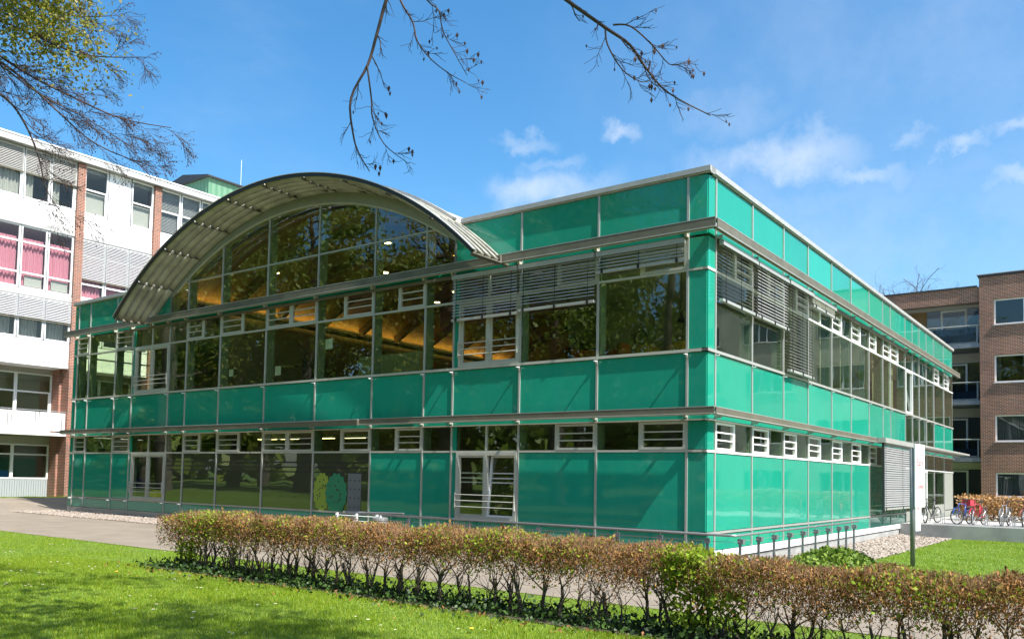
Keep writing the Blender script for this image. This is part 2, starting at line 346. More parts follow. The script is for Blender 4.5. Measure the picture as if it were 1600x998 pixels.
# ------------------------------------------------------------------ setting: ground
def sheet(name, xs, ys, lift, m, zf=gz):
    nx, ny = len(xs), len(ys); V = [(x, y, zf(x, y) + lift) for y in ys for x in xs]
    F = [(j * nx + i, j * nx + i + 1, (j + 1) * nx + i + 1, (j + 1) * nx + i) for j in range(ny - 1) for i in range(nx - 1)]
    me = bulk(name, V, F, m); me.polygons.foreach_set('use_smooth', [True] * len(F)); return tag(obj(name, me), kind='structure')
fr = lambda a, b, n: [a + (b - a) * i / n for i in range(n + 1)]
sheet('ground', [-1500, -400, -120] + fr(-60, 40, 60) + [100, 400, 1500], [-1500, -400, -100] + fr(-40, 60, 60) + [150, 500, 1500], -.03, 'lawn_soil')
sheet('front_lawn', fr(-45, 18, 60), fr(-30, -7.35, 30), 0, 'lawn_soil')
sheet('path', fr(-37.2, 30, 60), fr(-7.3, -2.2, 10), .004, 'asphalt')
sheet('side_path', fr(-37.2, -31.0, 10), fr(-2.2, 40, 30), .004, 'asphalt')
sheet('side_lawn', fr(2.0, 40, 30), fr(-2.2, 19.8, 22), 0, 'lawn_soil')
sheet('pebble_bed', fr(-31, 2.0, 40), fr(-2.2, 19.8, 30), .006, 'soil')
mb = MB(); mb.box(.02, 40, 19.8, 36, -1, .05); tag(put('bicycle_platform', mb, 'concrete'), kind='structure')
for i in range(17):
    for j in range(5):
        o = box('paving_slab', None, .9 + i * .8, .9 + i * .8 + .79, 20.05 + j * .8, 20.05 + j * .8 + .79, .05, .066, 'pave')
        o.parent = bpy.data.objects['bicycle_platform']; p = WL['bicycle_platform']; o.location = [a - b for a, b in zip(WL[o.name], p)]

# ------------------------------------------------------------------ pavilion
PV = thing('green_glass_building', 'two-storey office pavilion clad in glossy green glass panels with an arched roof canopy', 'building')
FX = [0, -.5, -2.99, -5.45, -7.84, -8.98, -11.18, -13.87, -16.56, -19.26, -21.43, -22.62, -25.31, -26.68, -28.93, -29.95, -30.33]
RY = [0, .428, 2.83, 5.27, 7.51, 10.0, 12.36, 14.84, 16.98, 18.27, 21.02, 22.47, 23.95, 25.6, 27.46, 30.14, 32.82]
XL = -30.33; YB = 32.82
def fb(name, face, u0, u1, d0, d1, z0, z1, m, parent=None):
    parent = parent or PV
    if face == 'F': return box(name, parent, u0, u1, -d0, -d1, z0, z1, m)
    if face == 'R': return box(name, parent, d0, d1, u0, u1, z0, z1, m)
    return box(name, parent, XL - d0, XL - d1, u0, u1, z0, z1, m)
def fpt(face, u, d, z): return (u, -d, z) if face == 'F' else ((d, u, z) if face == 'R' else (XL - d, u, z))
def fmb(mbx, face, u0, u1, d0, d1, z0, z1):
    u0, u1 = sorted((u0, u1)); d0, d1 = sorted((d0, d1))
    if face == 'F': mbx.box(u0, u1, -d1, -d0, z0, z1)
    elif face == 'R': mbx.box(d0, d1, u0, u1, z0, z1)
    else: mbx.box(XL - d1, XL - d0, u0, u1, z0, z1)
GAP = .022
def skew(o, face):
    a, c = R.gauss(0, .0016), R.gauss(0, .0016); o.rotation_euler = (a, 0, c) if face == 'F' else (0, a, c); return o
def panel(face, u0, u1, z0, z1): u0, u1 = sorted((u0, u1)); return skew(fb('panel', face, u0 + GAP, u1 - GAP, -.045, .006, z0 + .012, z1 - .012, 'green_panel'), face)
def pane(face, u0, u1, z0, z1, m='clear_glass', parent=None):
    u0, u1 = sorted((u0, u1)); return skew(fb('pane', face, u0 + GAP, u1 - GAP, -.006, .002, z0, z1, m, parent), face)
def louvre(face, u0, u1, z0, z1, open_=0, m='frame'):
    u0, u1 = sorted((u0, u1)); u0 += .03; u1 -= .03; w = .06; b = MB()
    fmb(b, face, u0, u0 + w, -.05, .035, z0, z1); fmb(b, face, u1 - w, u1, -.05, .035, z0, z1)
    fmb(b, face, u0 + w, u1 - w, -.05, .034, z0, z0 + w); fmb(b, face, u0 + w, u1 - w, -.05, .034, z1 - w, z1)
    fr_ = put('louvre_window', b, m, PV)
    n = 3; h = (z1 - z0 - 2 * w) / n
    for i in range(n):
        a = z0 + w + i * h; s = MB(); t = math.sin(open_) * h * .5
        if i: fmb(s, face, u0 + w, u1 - w, -.012, .034, a - .016, a + .016); put('slat_rail', s, m, fr_); s = MB()
        p = [fpt(face, u0 + w, -.01 + t, a + .02), fpt(face, u1 - w, -.01 + t, a + .02), fpt(face, u1 - w, -.01 - t, a + h - .02), fpt(face, u0 + w, -.01 - t, a + h - .02)]
        s.face(*p); put('pane', s, 'clear_glass', fr_)
    return fr_
def french(face, u0, u1, z0, z1, tilt=None):
    u0, u1 = sorted((u0, u1)); u0 += .03; u1 -= .03; w = .08; b = MB()
    fmb(b, face, u0, u0 + w, -.07, .045, z0, z1); fmb(b, face, u1 - w, u1, -.07, .045, z0, z1)
    um = (u0 + u1) / 2; fmb(b, face, um - .05, um + .05, -.07, .045, z0 + w, z1 - w)
    fmb(b, face, u0 + w, u1 - w, -.07, .044, z0, z0 + w); fmb(b, face, u0 + w, u1 - w, -.07, .044, z1 - w, z1)
    f = put('french_window', b, 'frame', PV)
    for k, (a, c) in enumerate(((u0 + w, um - .05), (um + .05, u1 - w))):
        lean = -.16 if tilt == k else 0; q = .05; s = MB(); za, zb = z0 + w + .005, z1 - w - .005
        def bar(ua, ub, z_a, z_b):
            la, lb = lean * (z_a - za) / (zb - za), lean * (z_b - za) / (zb - za); i = len(s.v)
            s.v += [fpt(face, u, d + l, z) for z, l in ((z_a, la), (z_b, lb)) for d in (-.055, .02) for u in (ua, ub)]
            for t in ((0, 2, 3, 1), (4, 5, 7, 6), (0, 1, 5, 4), (2, 6, 7, 3), (0, 4, 6, 2), (1, 3, 7, 5)): s.f.append(tuple(i + e for e in t)); s.m.append(0)
        bar(a + .004, a + q, za, zb); bar(c - q, c - .004, za, zb); bar(a + q, c - q, za, za + q); bar(a + q, c - q, zb - q, zb)
        sh = put('sash', s, 'white_frame' if lean else 'frame', f)
        s = MB(); s.face(fpt(face, a + q, -.02, za + q), fpt(face, c - q, -.02, za + q), fpt(face, c - q, -.02 + lean, zb - q), fpt(face, a + q, -.02 + lean, zb - q)); put('pane', s, 'clear_glass', f)
    for i in range(3):
        s = MB(); zz = z0 + .34 + i * .17; s.tube([fpt(face, u0 + .02, .09, zz), fpt(face, u1 - .02, .09, zz)], .014, 6); put('guard_rail', s, 'frame', f)
    s = MB()
    for u in (u0 + .03, u1 - .03): s = MB(); fmb(s, face, u - .012, u + .012, .045, .1, z0 + .28, z0 + .74); put('guard_bracket', s, 'frame', f)
    return f
def blind(face, u0, u1, ztop, zbot, d=.15, pitch=.075, open_=.55, m='slat', head=True, tilt=0):
    u0, u1 = sorted((u0, u1)); u0 += .03; u1 -= .03; b = MB()
    fmb(b, face, u0, u1, d - .06, d + .06, ztop, ztop + (.12 if head else .035))
    bl = put('blind', b, 'alu', PV); b = MB(); fmb(b, face, u0, u1, d - .05, d + .05, zbot - .07, zbot); put('bottom_rail', b, 'alu', bl)
    n = int((ztop - zbot) / pitch); k0 = .036; key = (face, round(u1 - u0, 2), round(open_, 2), m)
    if key not in BC:
        s = MB(); c_, s_ = math.cos(open_) * k0, math.sin(open_) * k0; L = (u1 - u0) / 2
        prof = [(-c_, s_ * 1.0), (-c_ * .3, s_ * .3 + .008), (c_ * .3, -s_ * .3 + .008), (c_, -s_)]
        for q, r in zip(prof, prof[1:]):
            if face == 'F': s.face((-L, q[0], q[1]), (L, q[0], q[1]), (L, r[0], r[1]), (-L, r[0], r[1]))
            else: s.face((-q[0], -L, q[1]), (-q[0], L, q[1]), (-r[0], L, r[1]), (-r[0], -L, r[1]))
        BC[key] = s.mesh('slat', m)
    uc = (u0 + u1) / 2
    for i in range(n):
        z = ztop - .03 - i * pitch; j = R.uniform(-.004, .004)
        obj('slat', BC[key], bl, fpt(face, uc, d, z + j))
    for u in (u0 + .18, uc, u1 - .18):
        s = MB(); fmb(s, face, u - .005, u + .005, d + .042, d + .05, zbot - .06, ztop); put('cord', s, 'black', bl)
        s = MB(); fmb(s, face, u - .03, u + .03, d + .051, d + .07, zbot - .09, zbot + .02); put('cord_clip', s, 'black', bl)
    return bl
def sticks(face, U, z0, z1, m='alu', dep=.22):
    for u in U:
        fb('mullion', face, u - .028, u + .028, .0, .035, z0, z1, m)
        if dep: fb('inner_mullion', face, u - .05, u + .05, -dep - .1, -.05, z0, z1, 'post_green')

# rows: z levels
Z = dict(base0=.03, rail=.451, g1=2.38, g2=3.10, strip=3.25, s0=3.40, sill=4.78, tran=6.718, up=7.52, par=7.80, cap=8.99)
def bay_pair(u0, u1, f): return u0 + (u1 - u0) * f
# ---- front
for i in range(16):
    a, b = FX[i + 1], FX[i]
    panel('F', a, b, Z['s0'], Z['sill'] - .05)                  # spandrel
    panel('F', a, b, Z['base0'], Z['rail'] - .03)
    panel('F', a, b, Z['g2'] + .03, Z['s0'] - .03)
    panel('F', a, b, Z['up'] + .02, Z['par'] - .02)
    if i in (0, 15):
        panel('F', a, b, Z['sill'] + .03, Z['tran'] - .03); panel('F', a, b, Z['tran'] + .03, Z['up'] - .02); panel('F', a, b, Z['rail'] + .03, Z['g1'] - .03); panel('F', a, b, Z['g1'] + .03, Z['g2'])
    if not (4 <= i <= 10): panel('F', a, b, Z['par'], Z['cap'])
    # upper windows
    if i not in (0, 15):
        zl, zt, zu = Z['sill'] + .03, Z['tran'], Z['up']
        if i in (3, 11):
            s = a + .17; fb('panel', 'F', a + GAP, s, -.045, .006, zl, zu, 'green_panel'); french('F', s, b, zl, zt - .03)
            m_ = (s + b) / 2; pane('F', s, m_, zt + .03, zu); pane('F', m_, b, zt + .03, zu); fb('transom_post', 'F', m_ - .03, m_ + .03, -.05, .03, zt + .03, zu, 'frame')
        else:
            pane('F', a, b, zl, zt - .03)
            kind = {1: 'PL', 2: 'PL', 4: 'P', 5: 'PL', 6: 'PO', 7: 'LL', 8: 'LP', 9: 'LP', 10: 'P', 12: 'L', 13: 'P', 14: 'L'}[i]
            n = len(kind)
            for k, ch in enumerate(kind):
                u0_, u1_ = a + (b - a) * k / n, a + (b - a) * (k + 1) / n
                if ch == 'P': pane('F', u0_, u1_, zt + .03, zu)
                else: louvre('F', u0_, u1_, zt + .035, zu - .01, .5 if ch == 'O' else 0)
                if k: fb('transom_post', 'F', u0_ - .03, u0_ + .03, -.05, .03, zt + .03, zu, 'frame')
    # ground floor
    if i not in (0, 15):
        zl, zg, zu = Z['rail'] + .03, Z['g1'], Z['g2']
        if i in (3, 11):
            s = a + .17; fb('panel', 'F', a + GAP, s, -.045, .006, zl, zu, 'green_panel'); french('F', s, b, zl, zg - .03, tilt=1 if i == 3 else None)
            m_ = (s + b) / 2; pane('F', s, m_, zg + .03, zu); pane('F', m_, b, zg + .03, zu); fb('transom_post', 'F', m_ - .03, m_ + .03, -.05, .03, zg + .03, zu, 'frame')
        else:
            if i in (6, 7, 8, 9, 10): pane('F', a, b, zl, zg - .03, 'frost_glass')
            else: panel('F', a, b, zl, zg - .03)
            kind = {1: 'PL', 2: 'PL', 4: 'P', 5: 'PL', 6: 'PL', 7: 'LL', 8: 'LP', 9: 'LP', 10: 'P', 12: 'O', 13: 'P', 14: 'L'}[i]
            n = len(kind)
            for k, ch in enumerate(kind):
                u0_, u1_ = a + (b - a) * k / n, a + (b - a) * (k + 1) / n
                if ch == 'P': pane('F', u0_, u1_, zg + .03, zu)
                else: louvre('F', u0_, u1_, zg + .035, zu - .01, .6 if ch == 'O' else 0)
                if k: fb('transom_post', 'F', u0_ - .03, u0_ + .03, -.05, .03, zg + .03, zu, 'frame')
# mullions (front)
MU = FX[1:16]
sticks('F', MU, Z['base0'], Z['strip'] - .02); sticks('F', MU, Z['s0'], Z['par'] - .03)
sticks('F', [x for x in MU if x > -7.9 or x < -22.5], Z['par'], Z['cap'], dep=0)
for zz, m in ((Z['rail'], 'alu'), (Z['g1'], 'frame'), (Z['tran'], 'frame')):
    fb('transom', 'F', XL, -.002, -.10, .028, zz - .028, zz + .028, m)
fb('sill', 'F', XL, .03, -.12, .05, Z['sill'] - .045, Z['sill'] + .025, 'frame')
fb('transom', 'F', XL, -.002, -.10, .10, Z['g2'] + .002, Z['g2'] + .028, 'frame')
fb('lower_beam_ledge', 'F', XL, .002, -.02, .012, Z['s0'] - .028, Z['s0'] - .002, 'alu')
# beams stand off the wall
for zz0, zz1, d0, d1 in ((3.25, 3.385, .18, .31), (7.60, 7.80, .18, .32)):
    e = d1
    for face, u0, u1 in (('F', XL - .35, e), ('R', -.181, YB + .5)):
        b = MB()
        fmb(b, face, u0, u1, d1 - .02, d1, zz0, zz1); fmb(b, face, u0, u1 - (.02 if face == 'F' else 0), d0, d1 - .02, zz1 - .02, zz1); fmb(b, face, u0, u1 - (.02 if face == 'F' else 0), d0, d1 - .02, zz0, zz0 + .025)
        put('beam', b, 'beam', PV)
        b = MB(); fmb(b, face, u0, u1 + (.004 if face == 'F' else 0), d1 - .05, d1 + .006, zz1 + .001, zz1 + .016); put('beam_lip', b, 'alu', PV)
        b = MB(); fmb(b, face, u0, u1 + (.004 if face == 'F' else 0), d1 - .03, d1 + .012, zz0 - .022, zz0 - .001); put('beam_lip', b, 'alu', PV)
        s = MB(); s.tube([fpt(face, u0, d0 + .05, zz0 - .025), fpt(face, u1 - .1 if face == 'F' else u1, d0 + .05, zz0 - .025)], .017, 6); put('track_rail', s, 'alu', PV)
for u in MU:
    fb('bracket', 'F', u - .02, u + .02, .03, .17, 4.665, 4.69, 'white_frame'); fb('bracket', 'F', u - .028, u + .028, .03, .06, 4.60, 4.665, 'alu')
    fb('bracket', 'F', u - .035, u + .035, .03, .178, 3.175, 3.24, 'alu'); fb('bracket', 'F', u - .03, u + .03, .035, .18, 7.50, 7.58, 'frame')
for u in MU[9:]: fb('bracket', 'F', u - .06, u + .03, .03, .16, Z['rail'] - .055, Z['rail'] - .03, 'white_frame')
# upper front head box (sun-screen casing) under the beam
fb('blind_casing', 'F', -5.5, -.55, .03, .145, 7.40, 7.50, 'beam')
fb('blind_casing', 'F', -26.0, -5.52, .03, .12, 7.42, 7.50, 'beam')
blind('F', FX[2], FX[1], 7.35, 6.98, open_=-.6, pitch=.085); blind('F', FX[3], FX[2], 7.35, 6.25, open_=-.5, pitch=.085); blind('F', FX[4], FX[3], 7.35, 6.20, open_=-.65, pitch=.085)
# lower awning box over the left ground floor
b = MB(); fmb(b, 'F', -25.6, -11.4, .315, .40, 3.20, 3.36); put('awning_box', b, 'beam', PV)
b = MB(); fmb(b, 'F', -25.6, -11.4, .30, .41, 3.365, 3.385); put('awning_lid', b, 'alu', PV)
# plinth
fb('plinth', 'F', XL + .0, .012, -.4, .012, -.16, .025, 'cap'); fb('foundation', 'F', XL + .1, -.01, -.4, -.03, -.9, -.165, 'concrete')
# roof edge
for face, u0, u1 in (('F', -7.62, .09), ('F', XL - .09, -22.75), ('R', -.0, YB + .09)):
    b = MB(); fmb(b, face, u0, u1 , -.25, .09, 9.03, 9.155); fmb(b, face, u0, u1, -.2, .05, 9.0, 9.028); put('parapet_cap', b, 'cap', PV)

# ---- right side
nR = len(RY) - 1
for i in range(nR):
    a, b = RY[i], RY[i + 1]
    panel('R', a, b, Z['par'], Z['cap']); panel('R', a, b, Z['up'] + .02, Z['par'] - .02); panel('R', a, b, Z['g2'] + .03, Z['s0'] - .03)
    dark = 10 <= i <= 13
    (pane if dark else panel)('R', a, b, Z['s0'], Z['sill'] - .05)
    if i == 0:
        for z0, z1 in ((Z['base0'], Z['rail'] - .03), (Z['rail'] + .03, Z['g1'] - .03), (Z['g1'] + .03, Z['g2']), (Z['sill'] + .03, Z['tran'] - .03), (Z['tran'] + .03, Z['up'] - .02)): panel('R', a, b, z0, z1)
        continue
    zl, zt, zu = Z['sill'] + .03, Z['tran'], Z['up']
    if i == 10:
        w = .07; bb = MB(); fmb(bb, 'R', a + .03, a + .03 + w, -.06, .05, zl, zt - .03); fmb(bb, 'R', b - .03 - w, b - .03, -.06, .05, zl, zt - .03); fmb(bb, 'R', a + .03 + w, b - .03 - w, -.06, .05, zl, zl + w); fmb(bb, 'R', a + .03 + w, b - .03 - w, -.06, .05, zt - .03 - w, zt - .03)
        f_ = put('casement_window', bb, 'white_frame', PV)
        bb = MB(); bb.face(fpt('R', a + .1, -.01, zl + w), fpt('R', b - .1, -.01, zl + w), fpt('R', b - .1, -.2, zt - .1), fpt('R', a + .1, -.2, zt - .1)); put('pane', bb, 'clear_glass', f_)
    else: pane('R', a, b, zl, zt - .03)
    kind = {1: 'PL', 2: 'PL', 3: 'PL', 4: 'PP', 5: 'LP', 6: 'LP', 7: 'LP', 8: 'L', 9: 'LP', 10: 'P', 11: 'P', 12: 'P', 13: 'P', 14: 'LP', 15: 'LP'}[i]
    n = len(kind)
    for k, ch in enumerate(kind):
        u0_, u1_ = a + (b - a) * k / n, a + (b - a) * (k + 1) / n
        if ch == 'P': pane('R', u0_, u1_, zt + .03, zu)
        else: louvre('R', u0_, u1_, zt + .035, zu - .01, 0, 'white_frame')
        if k: fb('transom_post', 'R', u0_ - .03, u0_ + .03, -.05, .03, zt + .03, zu, 'white_frame')
    zl, zg, zu = Z['rail'] + .03, Z['g1'], Z['g2']
    if i <= 9:
        panel('R', a, b, Z['base0'], Z['rail'] - .03)
        panel('R', a, b, zl, zg - .03)
        kind = 'LP'
        for k, ch in enumerate(kind):
            u0_, u1_ = a + (b - a) * k / 2, a + (b - a) * (k + 1) / 2
            if ch == 'P': pane('R', u0_, u1_, zg + .03, zu)
            else: louvre('R', u0_, u1_, zg + .035, zu - .01, 0, 'white_frame')
            if k: fb('transom_post', 'R', u0_ - .03, u0_ + .03, -.05, .03, zg + .03, zu, 'white_frame')
    elif i == 12:
        bb = MB()
        for q0, q1 in ((a + .03, a + .13), (b - .13, b - .03)): fmb(bb, 'R', q0, q1, -.06, .05, .07, zg - .03)
        fmb(bb, 'R', a + .13, b - .13, -.06, .05, zg - .13, zg - .03); fmb(bb, 'R', a + .13, b - .13, -.06, .05, .07, .25)
        d_ = put('door', bb, 'white_frame', PV)
        bb = MB(); bb.face(fpt('R', a + .13, 0, .25), fpt('R', b - .13, 0, .25), fpt('R', b - .13, 0, zg - .13), fpt('R', a + .13, 0, zg - .13)); put('pane', bb, 'clear_glass', d_)
        bb = MB(); bb.tube([fpt('R', a + .2, .05, 1.0), fpt('R', a + .2, .1, 1.0), fpt('R', a + .2, .1, 1.35), fpt('R', a + .2, .05, 1.35)], .015); put('handle', bb, 'steel', d_)
        pane('R', a, b, zg + .03, zu)
    elif i >= 14:
        pane('R', a, b, zg + .03, zu); fb('panel', 'R', a + GAP, b - GAP, -.045, .0, .4, zg - .03, 'fascia') if i == 15 else pane('R', a, b, .75, zg - .03); fb('panel', 'R', a + GAP, b - GAP, -.045, .0, .07, .36 if i == 15 else .7, 'fascia')
    else:
        pane('R', a, b, zg + .03, zu); pane('R', a, b, .55, zg - .03); fb('panel', 'R', a + GAP, b - GAP, -.045, .0, .07, .5, 'fascia')
sticks('R', RY[1:-1], Z['base0'], Z['strip'] - .02); sticks('R', RY[1:-1], Z['s0'], Z['par'] - .03); sticks('R', RY[1:-1], Z['par'], Z['cap'], dep=0)
for u in (0.0,): pass
for zz, u1 in ((Z['rail'], 21.02), (Z['g1'], YB), (Z['tran'], YB)):
    fb('transom', 'R', -.028, u1, -.10, .028, zz - .028, zz + .028, 'white_frame' if zz > 1 else 'alu')
fb('sill', 'R', -.05, YB, -.12, .05, Z['sill'] - .045, Z['sill'] + .025, 'alu')
fb('transom', 'R', -.1, YB, -.10, .10, Z['g2'] + .002, Z['g2'] + .028, 'white_frame')
for u in RY[1:-1]:
    fb('bracket', 'R', u - .02, u + .02, .03, .12, 4.665, 4.69, 'white_frame'); fb('bracket', 'R', u - .035, u + .035, .03, .178, 3.175, 3.24, 'alu'); fb('bracket', 'R', u - .03, u + .03, .035, .18, 7.50, 7.58, 'alu')
fb('plinth', 'R', -.01, 21.0, -.35, .04, -.16, .025, 'white_frame'); fb('foundation', 'R', .03, 21, -.35, -.01, -.9, -.165, 'concrete')
fb('blind_casing', 'R', .5, 21.0, .03, .145, 7.40, 7.50, 'beam')
blind('R', RY[1], RY[2], 7.35, 6.05, open_=-.45, pitch=.09, m='slat_dark'); blind('R', RY[2], RY[3], 7.35, 6.05, open_=-.8, m='slat_mid', pitch=.085); blind('R', RY[3], RY[4], 7.35, Z['sill'] + .12, open_=-.5, d=.17, pitch=.09, m='slat_dark'); blind('R', RY[4], RY[5], 7.35, 7.15)
# big ground floor external blind
b = MB(); fmb(b, 'R', 14.75, 21.1, .32, .62, 3.22, 3.40); put('blind_casing', b, 'alu', PV)
blind('R', 14.9, 20.95, 3.18, .78, d=.5, pitch=.085, open_=-1.15, m='slat_mid', head=False)
for u in (14.9, 20.95): fb('blind_guide', 'R', u - .03, u + .03, .46, .54, .6, 3.22, 'dark_metal')
for u in (14.95, 18, 20.9): fb('bracket', 'R', u - .03, u + .03, .035, .46, .66, .72, 'alu')
# canopy slab above the entrance
b = MB(); fmb(b, 'R', 21.2, YB + .5, .32, .75, 3.30, 3.38); put('entrance_canopy', b, 'alu', PV)
# ---- left side (seen through the corner glazing)
LY = [0, .4, 2.8, 5.2, 7.6, 10, 12.4, 14.8, 17.2, 19.6, 22, 24.4, 26.8, 29.2, 32.82]
for i in range(len(LY) - 1):
    a, b = LY[i], LY[i + 1]
    panel('L', a, b, Z['par'], Z['cap']); panel('L', a, b, Z['s0'], Z['sill'] - .05); panel('L', a, b, Z['base0'], Z['g1'] - .03); panel('L', a, b, Z['up'] + .02, Z['par'] - .02); panel('L', a, b, Z['g2'] + .03, Z['s0'] - .03)
    if i: pane('L', a, b, Z['sill'] + .03, Z['tran'] - .03); pane('L', a, b, Z['tran'] + .03, Z['up']); pane('L', a, b, Z['g1'] + .03, Z['g2'])
sticks('L', LY[1:-1], Z['base0'], Z['cap'], dep=.15)
fb('transom', 'L', 0, YB, -.1, .028, Z['tran'] - .028, Z['tran'] + .028, 'frame'); fb('sill', 'L', 0, YB, -.12, .04, Z['sill'] - .045, Z['sill'] + .025, 'frame'); fb('transom', 'L', 0, YB, -.1, .028, Z['g1'] - .028, Z['g1'] + .028, 'frame')
# ---- slabs, roof, inner walls
box('floor_slab', PV, XL + .25, -.25, .25, YB - .1, 3.12, 3.36, 'interior'); box('ground_slab', PV, XL + .25, -.25, .25, YB - .1, -.3, .05, 'interior')
box('flat_roof', PV, -7.7, -.22, .22, YB - .1, 8.6, 8.95, 'interior'); box('flat_roof', PV, XL + .22, -22.7, .22, YB - .1, 8.6, 8.95, 'interior')
box('ceiling', PV, -7.7, -.25, .3, YB - .2, 7.56, 7.6, 'ceiling_white'); box('ceiling', PV, XL + .25, -22.7, .3, YB - .2, 7.56, 7.6, 'ceiling_white')
box('back_wall', PV, XL, 0, YB - .09, YB, 0, 9.0, 'fascia')
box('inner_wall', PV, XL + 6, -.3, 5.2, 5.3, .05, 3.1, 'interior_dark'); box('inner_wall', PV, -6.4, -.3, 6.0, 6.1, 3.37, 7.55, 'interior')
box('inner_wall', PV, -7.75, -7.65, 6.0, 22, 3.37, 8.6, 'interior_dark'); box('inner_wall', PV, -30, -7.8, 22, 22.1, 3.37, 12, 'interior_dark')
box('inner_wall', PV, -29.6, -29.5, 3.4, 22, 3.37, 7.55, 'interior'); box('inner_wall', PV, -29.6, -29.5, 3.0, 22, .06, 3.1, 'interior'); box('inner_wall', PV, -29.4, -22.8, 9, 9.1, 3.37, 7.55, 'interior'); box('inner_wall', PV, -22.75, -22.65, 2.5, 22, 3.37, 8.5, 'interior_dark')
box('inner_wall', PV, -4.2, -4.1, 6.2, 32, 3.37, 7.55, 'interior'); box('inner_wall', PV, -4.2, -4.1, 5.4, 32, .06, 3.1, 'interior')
# curtains in the rooms along the right side
for y0_, y1_ in ((5.6, 6.2), (10.2, 10.9), (12.6, 13.6), (15.2, 15.7), (17.2, 18.1), (19.6, 20.6)):
    b = MB(); n = int((y1_ - y0_) / .04); P = [(-.42 + .05 * math.sin(i * 1.4), y0_ + (y1_ - y0_) * i / n) for i in range(n + 1)]
    for p, q in zip(P, P[1:]): b.face((p[0], p[1], 4.85), (q[0], q[1], 4.85), (q[0], q[1], 7.45), (p[0], p[1], 7.45))
    put('curtain', b, 'curtain_white', PV, True)
# ---- arch
AC = (-15.18, -2.17); RG = 12.98
def arc(r, x): return AC[1] + math.sqrt(max(0, r * r - (x - AC[0]) ** 2))
def ang(r, t): return (AC[0] + r * math.sin(t), AC[1] + r * math.cos(t))
TH = math.radians(43.6)
# gable glazing: two tiers split by a transom at 9.01
AX = [-7.84, -8.98, -11.18, -13.87, -16.56, -19.26, -21.43, -22.62]
ZT = 9.01
for i in range(7):
    a, b = AX[i + 1] + GAP, AX[i] - GAP
    top = min(arc(RG, a), arc(RG, b))
    xs = fr(a, b, 8)
    lo = [(x, min(ZT - .025, arc(RG, x))) for x in xs]
    m_ = MB(); m_.prism([(a, Z['par'] + .02), (b, Z['par'] + .02)] + list(reversed(lo)), 'y', -.004, .004); put('pane', m_, 'clear_glass', PV)
    hi = [(x, arc(RG, x)) for x in xs if arc(RG, x) > ZT + .06]
    if len(hi) >= 2:
        m_ = MB(); m_.prism([(hi[0][0], ZT + .025), (hi[-1][0], ZT + .025)] + list(reversed(hi)), 'y', -.004, .004); put('pane', m_, 'clear_glass', PV)
for x in AX:
    zt = arc(RG, x) if AX[0] > x > AX[-1] else 9.0
    fb('mullion', 'F', x - .028, x + .028, .0, .035, Z['par'], zt, 'alu'); fb('inner_mullion', 'F', x - .05, x + .05, -.32, -.03, Z['par'], zt, 'post_green')
for i in range(2):  # green spandrels either side of the gable glazing are the parapet panels; arch ends close the gap
    pass
h = math.sqrt(RG ** 2 - (ZT - AC[1]) ** 2); fb('transom', 'F', AC[0] - h + .02, AC[0] + h - .02, -.1, .03, ZT - .024, ZT + .024, 'alu')
def arcband(r0, r1, y0, y1, t0, t1, n, name, m, parent=PV, smooth=False):
    b = MB(); T = fr(t0, t1, n)
    for t, u in zip(T, T[1:]):
        p = [ang(r0, t), ang(r1, t), ang(r1, u), ang(r0, u)]
        for k in range(4):
            q, s = p[k], p[(k + 1) % 4]
            if k in (1, 3) and False: continue
            if k in (0, 2) and not ((k == 0 and t == T[0]) or (k == 2 and u == T[-1])): continue
            b.face((q[0], y0, q[1]), (s[0], y0, s[1]), (s[0], y1, s[1]), (q[0], y1, q[1]))
        for y in (y0, y1): b.face(*[(q[0], y, q[1]) for q in (p if y == y0 else reversed(p))])
    return put(name, b, m, parent, smooth)
arcband(RG, 13.36, -.06, .02, -.60, .60, 40, 'arch_fascia', 'fascia')
arcband(RG - .05, RG, -.05, .2, -.575, .575, 40, 'arch_frame', 'frame')
arcband(13.37, 13.52, -.42, 30, -.585, .585, 48, 'vault_roof', 'roof_sheet')
arcband(13.53, 13.60, -.44, -.25, -.59, .59, 48, 'vault_edge', 'cap')
for k in range(-4, 5):
    t = k * .135; arcband(13.30, 13.365, -.42, -.08, t - .006, t + .006, 1, 'soffit_rib', 'beam')
arcband(13.365, 13.369, -.40, -.07, -.58, .58, 40, 'soffit', 'soffit')
# vault ceiling
arcband(12.82, 12.88, .35, 21.9, -.58, .58, 36, 'vault_ceiling', 'wood')
for k in range(1, 10): arcband(12.5, 12.82, k * 2.4 - .1, k * 2.4 + .1, -.57, .57, 30, 'ceiling_rib', 'wood_dark')
for sx in (-1, 1):
    x = AC[0] + sx * 6.75
    box('cove_ledge', PV, x - .25, x + .25, .4, 21.8, 8.20, 8.27, 'wood_dark'); box('cove_light', PV, x - .06 + sx * .1, x + .06 + sx * .1, .5, 21.7, 8.275, 8.31, 'cove_glow')
